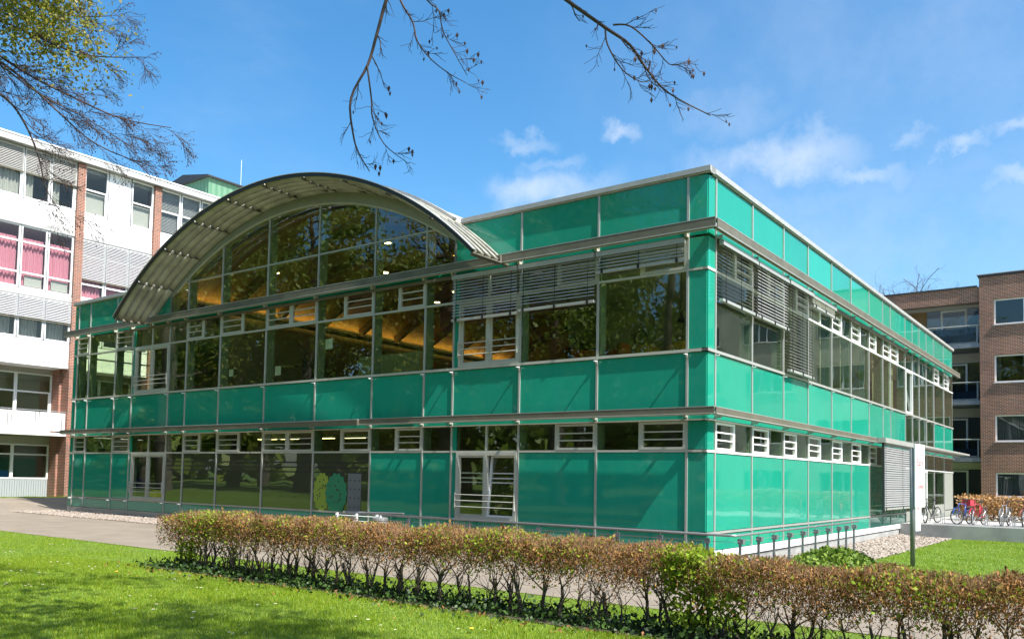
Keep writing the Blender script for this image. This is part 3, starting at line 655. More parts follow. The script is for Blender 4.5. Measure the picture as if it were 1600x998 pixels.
# canopy: curved blades between brackets
CN = tag(obj('canopy', None, PV, (AC[0], -.7, AC[1])), kind=None)
b = MB()
NS = 10; RC = 13.2; TH = math.radians(43.5)
AC = (-14.95, -1.93)
arcband(RC - .10, RC, -1.61, -1.57, -TH, TH, 60, 'edge_plate', 'dark_metal', CN); arcband(RC + .001, RC + .02, -1.64, -1.5, -TH, TH, 60, 'edge_strip', 'cap', CN)
def blade(y0, t0, t1):
    b = MB(); n = 6; T = fr(t0 + .003, t1 - .003, n); pr_ = []
    for k in range(10):
        a = 2 * math.pi * k / 10; u, v = math.cos(a) * .138, math.sin(a) * .058; c_, s_ = math.cos(-.6), math.sin(-.6); pr_.append((u * c_ - v * s_, u * s_ + v * c_))
    for t in T:
        for dy, dr in pr_:
            x, z = ang(RC - .09 + dr, t); b.v.append((x, y0 + dy, z))
    for i in range(n):
        for k in range(10): b.f.append((i * 10 + k, i * 10 + (k + 1) % 10, i * 10 + 10 + (k + 1) % 10, i * 10 + 10 + k)); b.m.append(0)
    b.f.append(tuple(reversed(range(10)))); b.f.append(tuple(n * 10 + k for k in range(10))); b.m += [0, 0]
    put('louvre_blade', b, 'blade', CN, True)
for s in range(NS):
    t0 = -TH + 2 * TH * s / NS; t1 = t0 + 2 * TH / NS
    for k in range(5): blade(-1.42 + k * .31, t0, t1)
for s in range(NS + 1):
    t = -TH + 2 * TH * s / NS; p = ang(RC - .16, t); q = ang(RC - .02, t)
    b = MB(); b.tube([(p[0], -1.58, p[1]), (p[0], -.06 if abs(t) < .6 else -.33, p[1])], .03, 6); put('bracket', b, 'beam', CN)
    b = MB()
    for k in range(5): b.tube([(p[0], -1.42 + k * .31, p[1]), (q[0], -1.42 + k * .31, q[1])], .02, 5)
    put('blade_clamp', b, 'dark_metal', CN)
for sx in (-1, 1):
    p = ang(RC - .1, sx * TH); b = MB(); b.tube([(p[0], -.33, p[1]), (p[0], -.33, 7.78)], .035, 6); put('end_post', b, 'beam', CN)
    b = MB(); b.tube([(p[0], -1.58, p[1]), (p[0], -.0, p[1])], .04, 6); put('end_beam', b, 'beam', CN)

AC = (-15.18, -2.17)
# lettering-free film stripes and the paper caterpillar on the frosted panes
for i in (6, 7, 8, 9, 10):
    a, b_ = FX[i + 1], FX[i]
    for k, zz in enumerate((2.02, 1.86, 1.70)): fb('film_stripe', 'F', a + .12, b_ - .06, .004, .006, zz, zz + .045, 'black')
for i in (3,):
    for k, zz in enumerate((1.5, 1.62, 1.76)): fb('film_stripe', 'F', FX[4] + .32, FX[3] - .16, -.046, -.044, zz, zz + .035, 'grey_stripe')
mat('paper_green', (.25, .34, .04), rough=.9); mat('paper_teal', (.03, .22, .10), rough=.9); mat('paper_grey', (.15, .16, .16), rough=.9)
def blob(x, z, rx, rz, m, lab, y):
    b = MB(); n = 48; b.prism([(x + (rx * (1 + .06 * math.cos(14 * t))) * math.cos(t), z + rz * (1 + .06 * math.cos(14 * t)) * math.sin(t)) for t in [2 * math.pi * k / n for k in range(n)]], 'y', y, y + .006)
    b.k = 1
    for k in range(14):
        t = R.uniform(0, 6.28); q = R.uniform(.2, .8); cx, cz = x + rx * q * math.cos(t), z + rz * q * math.sin(t); b.prism([(cx + .03 * math.cos(s), cz + .03 * math.sin(s)) for s in [2 * math.pi * j / 8 for j in range(8)]], 'y', y - .003, y)
    o = put('window_decoration', b, [m, 'dark_metal']); tag(o, lab, 'decoration')
blob(-13.38, 1.08, .40, .62, 'paper_green', 'scalloped yellow-green paper disc with dots stuck inside the frosted pane', -.012)
blob(-12.68, 1.05, .50, .64, 'paper_teal', 'scalloped teal paper disc with dots stuck inside the frosted pane', -.024)
b = MB(); b.box(-12.15, -11.55, -.014, -.008, .5, 1.7); b.k = 1
for k in range(12): b.box(-12.05 + (k % 3) * .2, -12.0 + (k % 3) * .2, -.018, -.014, .62 + (k // 3) * .28, .67 + (k // 3) * .28)
tag(put('window_decoration', b, ['paper_grey', 'dark_metal']), 'grey rectangular paper sheet with dots beside the teal paper disc', 'decoration')

# ------------------------------------------------------------------ white building with brick piers
WB = thing('white_building', 'four-storey white rendered building with brick piers, pink curtains and grey blinds', 'building')
X0 = -38.0
def wbox(name, y0, y1, d0, d1, z0, z1, m, parent=None): return box(name, parent or WB, X0 + d0, X0 + d1, y0, y1, z0, z1, m)
def slatpack(parent, y0, y1, ztop, zbot, d, m='white_slat', pitch=.085):
    b = MB(); n = int((ztop - zbot) / pitch)
    for i in range(n):
        z = ztop - i * pitch; b.face((X0 + d - .03, y0, z), (X0 + d - .03, y1, z), (X0 + d + .035, y1, z - .062), (X0 + d + .035, y0, z - .062))
    o = put('blind', b, m, parent); o['kind'] = 'stuff'
    wbox('blind_rail', y0, y1, d - .03, d + .03, zbot - .05, zbot, 'beam', parent)
def curtain(parent, y0, y1, z0, z1, m, d=-.22):
    b = MB(); n = int((y1 - y0) / .035); P = []
    for i in range(n + 1):
        y = y0 + (y1 - y0) * i / n; P.append((X0 + d + .05 * math.sin(i * 1.3) + .02 * math.sin(i * .57), y))
    for p, q in zip(P, P[1:]): b.face((p[0], p[1], z0), (q[0], q[1], z0), (q[0], q[1], z1), (p[0], p[1], z1))
    put('curtain', b, m, parent, True)
def wwin(y0, y1, z0, z1, bars=(), d=0, g='wb_glass', sash=False):
    w = .075; b = MB(); X = X0 + d
    b.box(X - .06, X + .05, y0, y0 + w, z0, z1); b.box(X - .06, X + .05, y1 - w, y1, z0, z1); b.box(X - .06, X + .05, y0 + w, y1 - w, z0, z0 + w); b.box(X - .06, X + .05, y0 + w, y1 - w, z1 - w, z1)
    for t in bars: b.box(X - .06, X + .05, y0 + w, y1 - w, t - .04, t + .04)
    f = put('window', b, 'white_frame', WB)
    zs = [z0 + w] + [q for t in sorted(bars) for q in (t - .04, t + .04)] + [z1 - w]
    for a, c in zip(zs[::2], zs[1::2]): box('pane', f, X - .008, X, y0 + w, y1 - w, a, c, g)
    if sash:
        b = MB(); a, c, q = z0 + w, (bars[0] - .04 if bars else z1 - w), .07; b.box(X - .05, X + .03, y1 - w - q, y1 - w, a, c); put('sash_stile', b, 'white_frame', f)
    return f
BAYW = 4.45
for k in range(0, 9):
    ya = 3.82 + (k - 1) * BAYW; yb = ya + BAYW - .42
    wbox('brick_pier', yb, yb + .42, -.6, .22, -.5, 18.25, 'brick_red')
    # body behind: solid spandrels
    wbox('spandrel', ya, yb, -.25, .02, 14.54, 15.62, 'plaster'); wbox('band', ya, yb, -.25, .12, 14.21, 14.53, 'cap')
    wbox('spandrel', ya, yb, -.25, .03, 10.87, 10.95, 'white_frame'); wbox('band', ya, yb, -.25, .12, 10.58, 10.86, 'cap')
    wbox('spandrel', ya, yb, -.25, .02, 7.16, 8.39, 'plaster'); wbox('balcony_slab', ya, yb, -1.6, .05, 7.03, 7.155, 'plaster')
    w3 = (yb - ya) / 3
    for j in range(3):
        y0, y1 = ya + j * w3 + .02, ya + (j + 1) * w3 - .02
        wbox('window_post', y1 - .0, y1 + .04, -.06, .09, 15.63, 18.28, 'galv'); wbox('window_post', y1, y1 + .04, -.06, .09, 10.96, 14.2, 'galv'); wbox('window_post', y1, y1 + .04, -.06, .09, 8.4, 10.57, 'galv')
        # top floor
        if k == 1 and j == 1: wbox('infill_panel', y0, y1, -.06, .02, 15.63, 16.95, 'plaster'); wbox('infill_panel', y0, y1, -.06, .02, 16.955, 18.27, 'plaster')
        else:
            f = wwin(y0, y1, 15.63, 18.27, (16.98,), sash=(j != 1))
            if k <= 0: slatpack(f, y0 + .03, y1 - .03, 18.25, 16.95, .12, 'slat')
            if k >= 2: slatpack(f, y0 + .05, y1 - .05, 18.2, 15.75, -.15, 'slat')
            if k == 0: curtain(f, y0 + .1, y0 + (1.2 if j == 0 else .55), 15.7, 17, 'curtain_white')
            if k == 1: box('roller_blind', f, X0 - .2, X0 - .19, y0 + .08, y1 - .08, 15.7, 16.9, 'curtain_white')
        # third floor
        f = wwin(y0, y1, 10.96, 14.2, (11.75, 13.35))
        curtain(f, y0 + .06, y1 - .06, 11.0, 13.6, 'curtain_pink')
        if k == 0 and j >= 1:
            b = MB(); b.box(X0 - .14, X0 - .10, y0 + .3, y1 - .15, 11.1, 11.65); put('radiator', b, 'curtain_white', f)
        if k >= 1: slatpack(f, y0 + .0, y1 - .0, 14.15, 12.0, .12)
        # second floor
        f = wwin(y0, y1, 8.4, 10.57); slatpack(f, y0 + .0, y1 - .0, 10.55, 9.4, .12)
        if k <= 0: curtain(f, y0 + .1, y1 - .1, 8.45, 9.6, 'curtain_white', -.5)
    if k <= 1:
        # recessed lower floors
        wbox('recess_side', yb - .12, yb, -1.7, -.6, -.5, 7.02, 'brick_red')
        for j, (p, q) in enumerate(((ya + .1, ya + 2.05), (ya + 2.05, yb - .13))):
            f = wwin(p, q, 4.05, 6.75, (5.75,), d=-1.45, g='clear_glass', sash=(j == 1)); wwin(p, q, 1.1, 2.95, (2.4,), d=-1.45, g='clear_glass')
            wbox('window_post', p - .0, p + .07, -1.48, -1.36, 4.05, 6.75, 'white_frame')
        wbox('lintel', ya + .0, yb - .13, -1.7, -1.40, 6.76, 7.02, 'interior'); wbox('lintel', ya, yb - .13, -1.7, -1.40, 2.96, 3.36, 'interior')
        wbox('balcony_slab', ya - .4, yb - .0, -1.6, .15, 3.40, 3.56, 'plaster')
        wbox('base_sheet', ya, yb - .13, -1.7, -1.42, -.4, 1.09, 'corrugated')
        wbox('spandrel', ya, yb - .13, -1.7, -1.42, 3.57, 4.04, 'plaster')
        for j in range(3):
            y0, y1 = ya + j * w3 + .02, ya + (j + 1) * w3 - .02
            wbox('balcony_panel', y0, y1, .0, .02, 3.66, 4.62, 'white')
        for j in range(3):
            y1 = ya + (j + .85) * w3; b = MB(); b.tube([(X0 + .05, y1, 3.57), (X0 + .05, y1, 4.7)], .02, 6); put('balcony_post', b, 'steel', WB)
        b = MB(); b.tube([(X0 + .05, ya, 4.7), (X0 + .05, yb, 4.7)], .02, 6); put('balcony_rail', b, 'steel', WB)
    else: wbox('wall', ya, yb, -.3, -.05, -.4, 7.02, 'plaster')
y0w, y1w = 3.82 - BAYW - .42, 3.82 + 8 * BAYW
wbox('brick_pier', y0w, y0w + .42, -.6, .22, -.5, 18.25, 'brick_red'); wbox('gable_wall', y0w - .3, y0w - .002, -12, .2, -.4, 18.28, 'brick_red'); wbox('room_wall', y0w, y1w, -6, -5.8, -.4, 18.2, 'interior')
for z in (3.38, 7.02, 10.75, 14.4, 18.26): wbox('floor_slab', y0w, y1w, -5.8, -1.71 if z < 8 else -.28, z - .2, z, 'ceiling_white')
wbox('roof_slab', y0w, y1w, -12, .45, 18.29, 18.62, 'cap'); wbox('roof_edge', y0w, y1w, -12, .48, 18.625, 18.70, 'white')
wbox('gable_wall', y1w, y1w + .3, -12, .2, -.4, 18.28, 'brick_red')
# green plant room on the roof
b = MB(); b.box(-48.5, -43, 14.7, 27, 18.7, 21.9); PR = put('plant_room', b, 'green_sheet', WB)
b = MB(); b.prism([(14.45, 21.9), (27.2, 21.9), (27.2, 22.0), (21, 22.0), (14.45, 22.0)], 'x', -48.8, -42.75); put('plant_roof', b, 'dark_metal', PR)
b = MB(); b.prism([(-48.8, 22.0), (-42.75, 22.0), (-45.8, 22.55)], 'y', 14.45, 27.2); put('plant_roof', b, 'dark_metal', PR)
b = MB(); b.tube([(-43.2, 17.4, 22.0), (-43.2, 17.4, 24.0)], .014, 5); put('aerial', b, 'white', PR)

# ------------------------------------------------------------------ brick building on the right
mat('rear_plaster', (.42, .40, .32), rough=.8, noise=.15, nscale=.8)
BB = thing('brick_building', 'brown brick four-storey block with recessed balconies and white windows', 'building')
Yb = 40.0
def bbox_(name, x0, x1, y0, y1, z0, z1, m, parent=None): return box(name, parent or BB, x0, x1, y0, y1, z0, z1, m)
ROWS = [(1.03, 2.5), (4.36, 5.99), (7.95, 9.64), (11.49, 13.07)]
WXS = [(1.2, 4.4), (6.2, 9.4), (11.2, 14.4), (16.2, 19.4), (21.2, 24.4), (26.2, 29.4), (31.2, 34.4), (36.2, 39.4)]
xs_ = [.42] + [v for a in WXS for v in a] + [41]
for i in range(0, len(xs_) - 1, 2): bbox_('wall', xs_[i], xs_[i + 1], Yb - .12, Yb + .3, -1, 14.5, 'brick_brown' if xs_[i] < 5 else 'rear_plaster')
zz = [-1] + [v for r in ROWS for v in r] + [14.5]
for (a, c) in WXS:
    for i in range(0, len(zz) - 1, 2): bbox_('wall', a, c, Yb - .12, Yb + .3, zz[i], zz[i + 1], 'brick_brown' if a < 5 else 'rear_plaster')
    for q, (z0, z1) in enumerate(ROWS):
        w = .09; b = MB(); y_0, y_1 = Yb + .02, Yb + .12
        m1 = a + 1.55; m2 = m1 + .62
        for p, r in ((a, a + w), (c - w, c), (m1, m1 + w), (m2, m2 + w)): b.box(p, r, y_0, y_1, z0, z1)
        for p, r in ((a + w, m1), (m1 + w, m2), (m2 + w, c - w)): b.box(p, r, y_0, y_1, z0, z0 + w); b.box(p, r, y_0, y_1, z1 - w, z1)
        f = put('window', b, 'white_frame', BB)
        for p, r in ((a + w, m1), (m1 + w, m2), (m2 + w, c - w)): bbox_('pane', p, r, Yb + .06, Yb + .068, z0 + w, z1 - w, 'far_glass', f)
        bbox_('sill', a - .05, c + .05, Yb - .2, Yb + .02, z0 - .06, z0 - .003, 'cap', f)
        if a > 5 or q == 2:
            bb = MB(); n = 24; cw = 1.1 if (a + q) % 2 < 1 else .5
            for (u0, u1) in (((a + .1, a + .1 + cw), (c - .6, c - .1)) if a > 5 else ((a + .1, a + .3),)):
                P = [(u0 + (u1 - u0) * i / n, Yb + .3 + .04 * math.sin(i * 1.4)) for i in range(n + 1)]
                for s, t in zip(P, P[1:]): bb.face((s[0], s[1], z0), (t[0], t[1], z0), (t[0], t[1], z1), (s[0], s[1], z1))
            put('curtain', bb, 'curtain_white', f, True)
        if a < 5 and q in (0, 1):
            bb = MB()
            for i in range(26): bb.box(a + .12 + i * .115, a + .2 + i * .115, Yb + .22, Yb + .225, z0 + .05, z1 - .05)
            put('curtain', bb, 'interior', f)['kind'] = 'stuff'
bbox_('parapet_cap', .36, 41.1, Yb - .18, Yb + .4, 14.505, 14.63, 'dark_metal'); bbox_('parapet_flashing', .30, 41.2, Yb - .2, Yb + .42, 14.635, 14.68, 'cap')
bbox_('room_wall', -22, 41, Yb + 5, Yb + 5.2, -1, 14, 'interior_dark')
for z in (3.6, 7.1, 10.6, 14.0): bbox_('floor_slab', .42, 41, Yb + .31, Yb + 5, z - .25, z, 'interior')
bbox_('end_wall', .42, .72, Yb + .31, Yb + 5, -1, 14.5, 'brick_brown')
# recessed balcony wing
bbox_('roof_parapet', -22, .41, Yb + .0, Yb + .35, 13.02, 13.95, 'brick_brown'); bbox_('parapet_cap', -22, .29, Yb - .06, Yb + .4, 13.955, 14.05, 'dark_metal')
bbox_('soffit_slab', -22, .41, Yb + .36, Yb + 3, 13.3, 13.5, 'soffit')
for q, z in enumerate((.1, 3.42, 6.95, 10.48)):
    bbox_('balcony_slab', -22, .41, Yb - .05, Yb + 2.2, z - .28, z - .02, 'galv')
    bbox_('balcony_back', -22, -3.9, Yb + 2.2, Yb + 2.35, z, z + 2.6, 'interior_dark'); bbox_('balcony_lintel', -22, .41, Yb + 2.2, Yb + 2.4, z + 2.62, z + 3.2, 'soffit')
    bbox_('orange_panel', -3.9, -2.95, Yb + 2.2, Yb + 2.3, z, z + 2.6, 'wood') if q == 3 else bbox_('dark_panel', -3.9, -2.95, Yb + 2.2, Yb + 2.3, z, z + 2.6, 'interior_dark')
    b = MB(); x_0, x_1 = -2.1, -.6
    for p, r in ((x_0, x_0 + .1), (x_1 - .1, x_1)): b.box(p, r, Yb + 2.2, Yb + 2.3, z, z + 2.55)
    b.box(x_0 + .1, x_1 - .1, Yb + 2.2, Yb + 2.3, z + 2.45, z + 2.55); b.box(x_0 + .1, x_1 - .1, Yb + 2.2, Yb + 2.3, z, z + .12)
    f = put('balcony_door', b, 'white_frame', BB); bbox_('pane', x_0 + .1, x_1 - .1, Yb + 2.24, Yb + 2.25, z + .12, z + 2.45, 'far_glass', f)
    bbox_('pane', -2.94, -2.12, Yb + 2.24, Yb + 2.25, z, z + 2.6, 'far_glass'); bbox_('pane', -.58, .4, Yb + 2.24, Yb + 2.25, z, z + 2.6, 'far_glass')
    if q:
        for p in range(8):
            xa = -20.1 + p * 2.55; bbox_('balcony_glass', xa, xa + 2.5, Yb + .0, Yb + .02, z + .1, z + .98, 'smoke_glass'); bbox_('balcony_post', xa + 2.48, xa + 2.56, Yb - .03, Yb - .002, z - .2, z + 1.05, 'galv')
            bbox_('balcony_board', xa, xa + 2.5, Yb + .04, Yb + .06, z - .0, z + .55, 'galv')
        b = MB(); b.tube([(-22, Yb - .02, z + 1.1), (.4, Yb - .02, z + 1.1)], .035, 6); put('balcony_rail', b, 'alu', BB)
# ------------------------------------------------------------------ things inside the pavilion, seen through the glass
def lamp(x, y, z, lab):
    t = thing('ceiling_lamp', lab, 'lamp', (x, y, z), group='round ceiling lamps in the arched hall'); b = MB(); b.lathe([(.05, .06), (.16, .04), (.17, 0)], n=14); lput('housing', b, 'white', t)
    b = MB(); b.lathe([(.12, -.012), (.125, -.002)], n=14); lput('diffuser', b, 'lamp_glow', t)
    b = MB(); b.tube([(0, 0, .05), (0, 0, max(.2, arc(12.0, x) - z))], .008, 5); lput('cord', b, 'dark_metal', t)
lamp(-19.8, 2.8, 9.75, 'glowing round lamp at the left of the arched hall glazing'); lamp(-13.5, 2.8, 10.02, 'glowing round lamp high under the crown of the arch'); lamp(-13.6, 2.8, 8.95, 'glowing round lamp below the gable transom of the arched hall'); lamp(-16.6, 9, 9.3, 'small glowing round lamp deep inside the arched hall'); lamp(-10.2, 2.8, 7.85, 'glowing round lamp behind the upper window next to the blinds')
mat('tube_housing', (.7, .7, .65), rough=.6)
for x, lab in ((-19.2, 'yellow strip light behind the ground floor vents, leftmost of four'), (-17.9, 'yellow strip light behind the ground floor vents, second from left'), (-15.9, 'yellow strip light behind the ground floor vents, third from left'), (-14.3, 'yellow strip light behind the ground floor vents, rightmost of four')):
    t = thing('strip_light', lab, 'lamp', (x, 2.2, 2.98), group='strip lights on the ground floor'); b = MB(); b.box(-.5, .5, -.1, .1, 0, .1); lput('housing', b, 'tube_housing', t); b = MB(); b.box(-.49, .49, -.09, .09, -.02, -.002); lput('diffuser', b, 'tube_glow', t)
t = thing('wall_clock', 'round black-rimmed wall clock in the upper corner room', 'clock', (-4.9, 5.96, 6.33)); b = MB()
b.tube([(.22 * math.cos(a), 0, .22 * math.sin(a)) for a in [2 * math.pi * k / 24 for k in range(25)]], .035, 6, cap=False); lput('rim', b, 'black', t, True)
b = MB(); b.prism([(.21 * math.cos(a), .21 * math.sin(a)) for a in [2 * math.pi * k / 24 for k in range(24)]], 'y', -.005, .02); lput('face', b, 'curtain_white', t)
b = MB(); b.box(-.008, .008, -.02, -.012, 0, .15); b.box(0, .1, -.02, -.012, -.008, .008); lput('hands', b, 'black', t)
for x, y, z, lab in ((-2.85, 3, 6.35, 'black pendant lamp hanging in the middle of the upper corner window'), (-2.1, 3, 6.1, 'black pendant lamp hanging nearest the green corner'), (-5.9, 3, 6.2, 'black pendant lamp hanging behind the window beside the blinds')):
    t = thing('pendant_lamp', lab, 'lamp', (x, y, z), group='pendant lamps in the upper corner room'); b = MB(); b.lathe([(.03, .36), (.05, .32), (.07, .18), (.105, 0), (.09, 0), (.055, .17)], n=14); lput('lamp_shade', b, 'black', t, True); b = MB(); b.tube([(0, 0, .34), (0, 0, 7.55 - z)], .008, 5); lput('cord', b, 'black', t)
mat('orange_fabric', (.50, .11, .02), rough=.85); mat('yellow_fabric', (.55, .30, .03), rough=.85); mat('cream', (.60, .58, .32), rough=.6, noise=.05)
t = thing('armchair', 'orange curved armchair behind the upper window', 'armchair', (-4.6, 2.7, 3.36)); b = MB()
b.lathe([(.85, 0), (.9, .5), (.8, .75), (.0, .76)], n=24); lput('seat', b, 'orange_fabric', t, True)
b = MB(); n = 22
for k in range(n):
    a0, a1 = -.3 + 3.8 * k / n, -.3 + 3.8 * (k + 1) / n
    for (r0, z0, r1, z1) in ((.92, .3, .98, 2.2), (.98, 2.2, .82, 2.2), (.82, 2.2, .78, .7)):
        b.face((r0 * math.cos(a0), r0 * math.sin(a0), z0), (r0 * math.cos(a1), r0 * math.sin(a1), z0), (r1 * math.cos(a1), r1 * math.sin(a1), z1), (r1 * math.cos(a0), r1 * math.sin(a0), z1))
lput('backrest', b, 'orange_fabric', t, True)
for x, lab in ((-2.7, 'round amber lounge chair back, left one of the pair below the pendants'), (-1.75, 'round amber lounge chair back, right one nearest the green corner')):
    t = thing('lounge_chair', lab, 'chair', (x, 2.2, 3.36), group='round lounge chairs'); b = MB(); b.lathe([(.12, 0), (.3, .1), (.42, .9), (.5, 1.4), (.42, 1.8), (.25, 2.0), (.05, 2.06)], n=20); lput('shell', b, 'yellow_fabric', t, True); b = MB(); b.lathe([(.3, 0), (.3, .02)], n=16); lput('foot', b, 'steel', t)
t = thing('cupboard', 'tall cream cupboard row behind the first floor windows', 'cupboard', (-13.5, 3, 3.36)); 
for k in range(7):
    b = MB(); b.box(-1.5 + k * .43, -1.5 + k * .43 + .42, -.02, 0, .05, 2.62); lput('door', b, 'cream', t)
b = MB(); b.box(-1.52, 1.53, .002, .5, 0, 2.65); lput('body', b, 'cream', t)
t = thing('bucket', 'orange bucket on the window ledge beside the cupboard', 'bucket', (-9.6, 1.0, 4.85)); b = MB(); b.lathe([(.11, 0), (.15, .34), (.135, .34), (.1, .03)], n=16); lput('body', b, 'orange_fabric', t, True); b = MB(); b.lathe([(.16, .32), (.16, .35), (.14, .35)], n=16); lput('rim', b, 'orange_fabric', t)
box('window_shelf', PV, XL + .3, -7.8, .3, 1.5, 4.70, 4.745, 'interior_dark')
for x, z, s, lab in ((-18.6, 5.3, .13, 'small white paper note on the glass, leftmost'), (-15.9, 5.22, .16, 'white paper note low on the glass above the ledge'), (-13.3, 5.95, .17, 'white paper note stuck high on the glass')):
    o = put('paper_note', (lambda b: (b.box(x - s, x + s, .03, .034, z - s, z + s), b.box(x - s * .2, x + s * .2, .026, .03, z + s * .7, z + s * 1.02), b)[2])(MB()), 'white'); tag(o, lab, 'paper', 'paper notes on the glass')
t = thing('exercise_ball', 'yellow exercise ball behind the left ground floor french window', 'ball', (-24.45, .75, .05)); b = MB(); b.lathe([(.42 * math.sin(math.pi * k / 12) + .001, .42 - .42 * math.cos(math.pi * k / 12)) for k in range(13)], n=20); mat('yellow_ball', (.75, .50, .01), rough=.35); lput('ball', b, 'yellow_ball', t, True)
b = MB(); b.lathe([(.025, .41), (.025, .43)], n=8); lput('valve', b, 'black', t)
mat('blue_plastic', (.02, .05, .16), rough=.4)
t = thing('barrel', 'dark blue barrel behind the left ground floor french window', 'barrel', (-25.75, .8, .05)); b = MB(); b.lathe([(.26, 0), (.29, .05), (.29, .38), (.31, .4), (.29, .42), (.29, .78), (.31, .8), (.29, .82), (.28, 1.25)], n=20); lput('body', b, 'blue_plastic', t, True); b = MB(); b.lathe([(.3, 1.25), (.3, 1.3)], n=20); lput('lid', b, 'blue_plastic', t)
t = thing('floor_plant', 'leafy green house plant behind the first floor windows', 'plant', (-14.9, .9, 4.745)); b = MB(); b.lathe([(.14, 0), (.19, .25), (.17, .25)], n=14); lput('pot', b, 'interior', t)
P = NP.normal(size=(160, 3)) * (.3, .25, .22) + (0, 0, .55); V, F = leaves(P, .25, .4, .25); o = bpy.data.objects.new('foliage', bulk('foliage', V, F, 'ivy_leaf')); col.objects.link(o); o.parent = t
b = MB(); b.tube([(0, 0, .2), (.02, 0, .6)], .02, 5); lput('stem', b, 'bark', t)
t = thing('storage_box', 'blue storage box behind a ground floor window of the white building', 'box', (-39.9, 1.0, 1.12)); b = MB(); b.box(-.2, .2, -.45, .45, 0, .38); mat('bright_blue', (.02, .08, .45), rough=.4); lput('body', b, 'bright_blue', t); b = MB(); b.box(-.22, .22, -.47, .47, .381, .42); lput('lid', b, 'bright_blue', t)
wbox('window_shelf', -.5, 3.2, -2.4, -1.72, 1.02, 1.115, 'white')
t = thing('hanging_planter', 'small white pot hanging behind the left ground floor vent', 'pot', (-22.75, .4, 2.5)); b = MB(); b.lathe([(.12, 0), (.2, .2), (.21, .22), (.18, .22)], n=14); lput('pot', b, 'white', t); b = MB(); b.tube([(0, 0, .2), (0, 0, .54)], .008, 4); lput('cord', b, 'white', t)

# ------------------------------------------------------------------ front railing, bin, sign
RL = thing('railing', 'low galvanised railing with tube handrail and wire lines round the building corner', 'railing', (1.05, -.9, -.3))
b = MB(); b.tube([(-11.4, -.86, .5), (.95, -.9, .5), (1.05, -.88, .5), (1.06, -.8, .5), (1.02, 9.3, .5)], .028, 8); put('handrail', b, 'steel', RL, True)
b = MB(); b.tube([(-10.9, -.86, .36), (.98, -.9, .36)], .007, 4); put('wire', b, 'steel', RL); b = MB(); b.tube([(1.02, -.85, .36), (1.02, 9.0, .36)], .007, 4); put('wire', b, 'steel', RL)
for z in (.18, 0, -.18):
    b = MB(); b.tube([(-10.9, -.86, z), (.98, -.9, z)], .006, 4); put('wire', b, 'steel', RL); b = MB(); b.tube([(1.02, -.85, z), (1.02, 9.0, z)], .006, 4); put('wire', b, 'steel', RL)
def post(x, y, face):
    g = gz(x, y); s = obj('post', None, RL, (x, y, g)); b = MB()
    b.box(x - .025, x + .025, y - .025, y + .025, g - .1, .30); put('shaft', b, 'galv', s)
    b = MB(); (b.box(x - .05, x + .05, y - .05, y + .03, .30, .42) if face == 'F' else b.box(x - .05, x + .075, y - .03, y + .1, .30, .41)); put('head', b, 'galv', s)
    b = MB(); b.tube([(x, y, .41), (x, y, .49)], .01, 5); put('pin', b, 'steel', s)
for x in (-10.93, -9.78, -8.65, -7.54, -6.41, -5.28, -4.14, -3.01, -1.87, -.74, .41): post(x, -.86, 'F')
for y in (-.5, .63, 1.66, 2.77, 3.83, 4.93, 6.05, 7.13, 7.94, 8.8): post(1.02, y, 'R')
b = MB(); b.tube([(-11.4, -.86, .5), (-11.9, -.4, .5), (-11.2, -.1, .5), (-9.6, -.08, .53)], .025, 6); put('handrail_return', b, 'steel', RL)
t = thing('stair_gate', 'short white metal guard frame at the left end of the railing', 'guard rail', (-10.5, -1.15, gz(-10.5, -1.15)))
for x in (-.85, .0, .85):
    b = MB(); b.box(x - .03, x + .03, -.03, .03, -.05, .72); lput('post', b, 'white_frame', t)
for z in (.35, .5, .65):
    b = MB(); b.tube([(-.85, -.035, z), (.85, -.035, z)], .014, 6); lput('bar', b, 'white_frame', t)
t = thing('litter_bin', 'round grey metal litter bin with lid beyond the hedge', 'bin', (-9.05, -1.6, gz(-9, -1.6))); b = MB(); b.lathe([(.2, 0), (.21, .03), (.21, .58), (.2, .6)], n=20); lput('body', b, 'galv', t, True); b = MB(); b.lathe([(.225, .6), (.225, .66), (.2, .68), (.05, .70), (.04, .74)], n=20); lput('lid', b, 'steel', t)
sgx, sgy = 3.25, 5.96; g = gz(sgx, sgy)
t = thing('sign_post', 'grey round post carrying two white signs with red lettering on the side lawn', 'sign', (sgx, sgy, g), math.radians(82))
b = MB(); b.tube([(0, 0, -.2), (0, 0, 3.15)], .062, 14); lput('post', b, 'galv', t, True)
def text(s, size, m, parent, loc):
    cu_ = bpy.data.curves.new('lettering', 'FONT'); cu_.body = s; cu_.size = size; cu_.align_x = 'CENTER'; cu_.align_y = 'CENTER'; cu_.extrude = .002; cu_.materials.append(MATS[m])
    o = bpy.data.objects.new('lettering', cu_); col.objects.link(o)
    dg = bpy.context.evaluated_depsgraph_get(); me = bpy.data.meshes.new_from_object(o.evaluated_get(dg)); bpy.data.objects.remove(o)
    o = bpy.data.objects.new('lettering', me); col.objects.link(o); o.parent = parent; o.location = loc; o.rotation_euler = (math.radians(90), 0, 0); return o
sb = lput('sign_board', (lambda b: (b.box(-.06, .66, -.10, -.065, 1.58, 3.27), b)[1])(MB()), 'white', t); text('Easy', .27, 'red_print', sb, (.3, -.103, 2.78)); text('-', .2, 'ink', sb, (.3, -.103, 2.5)); text('Lounge', .19, 'red_print', sb, (.3, -.103, 2.14))
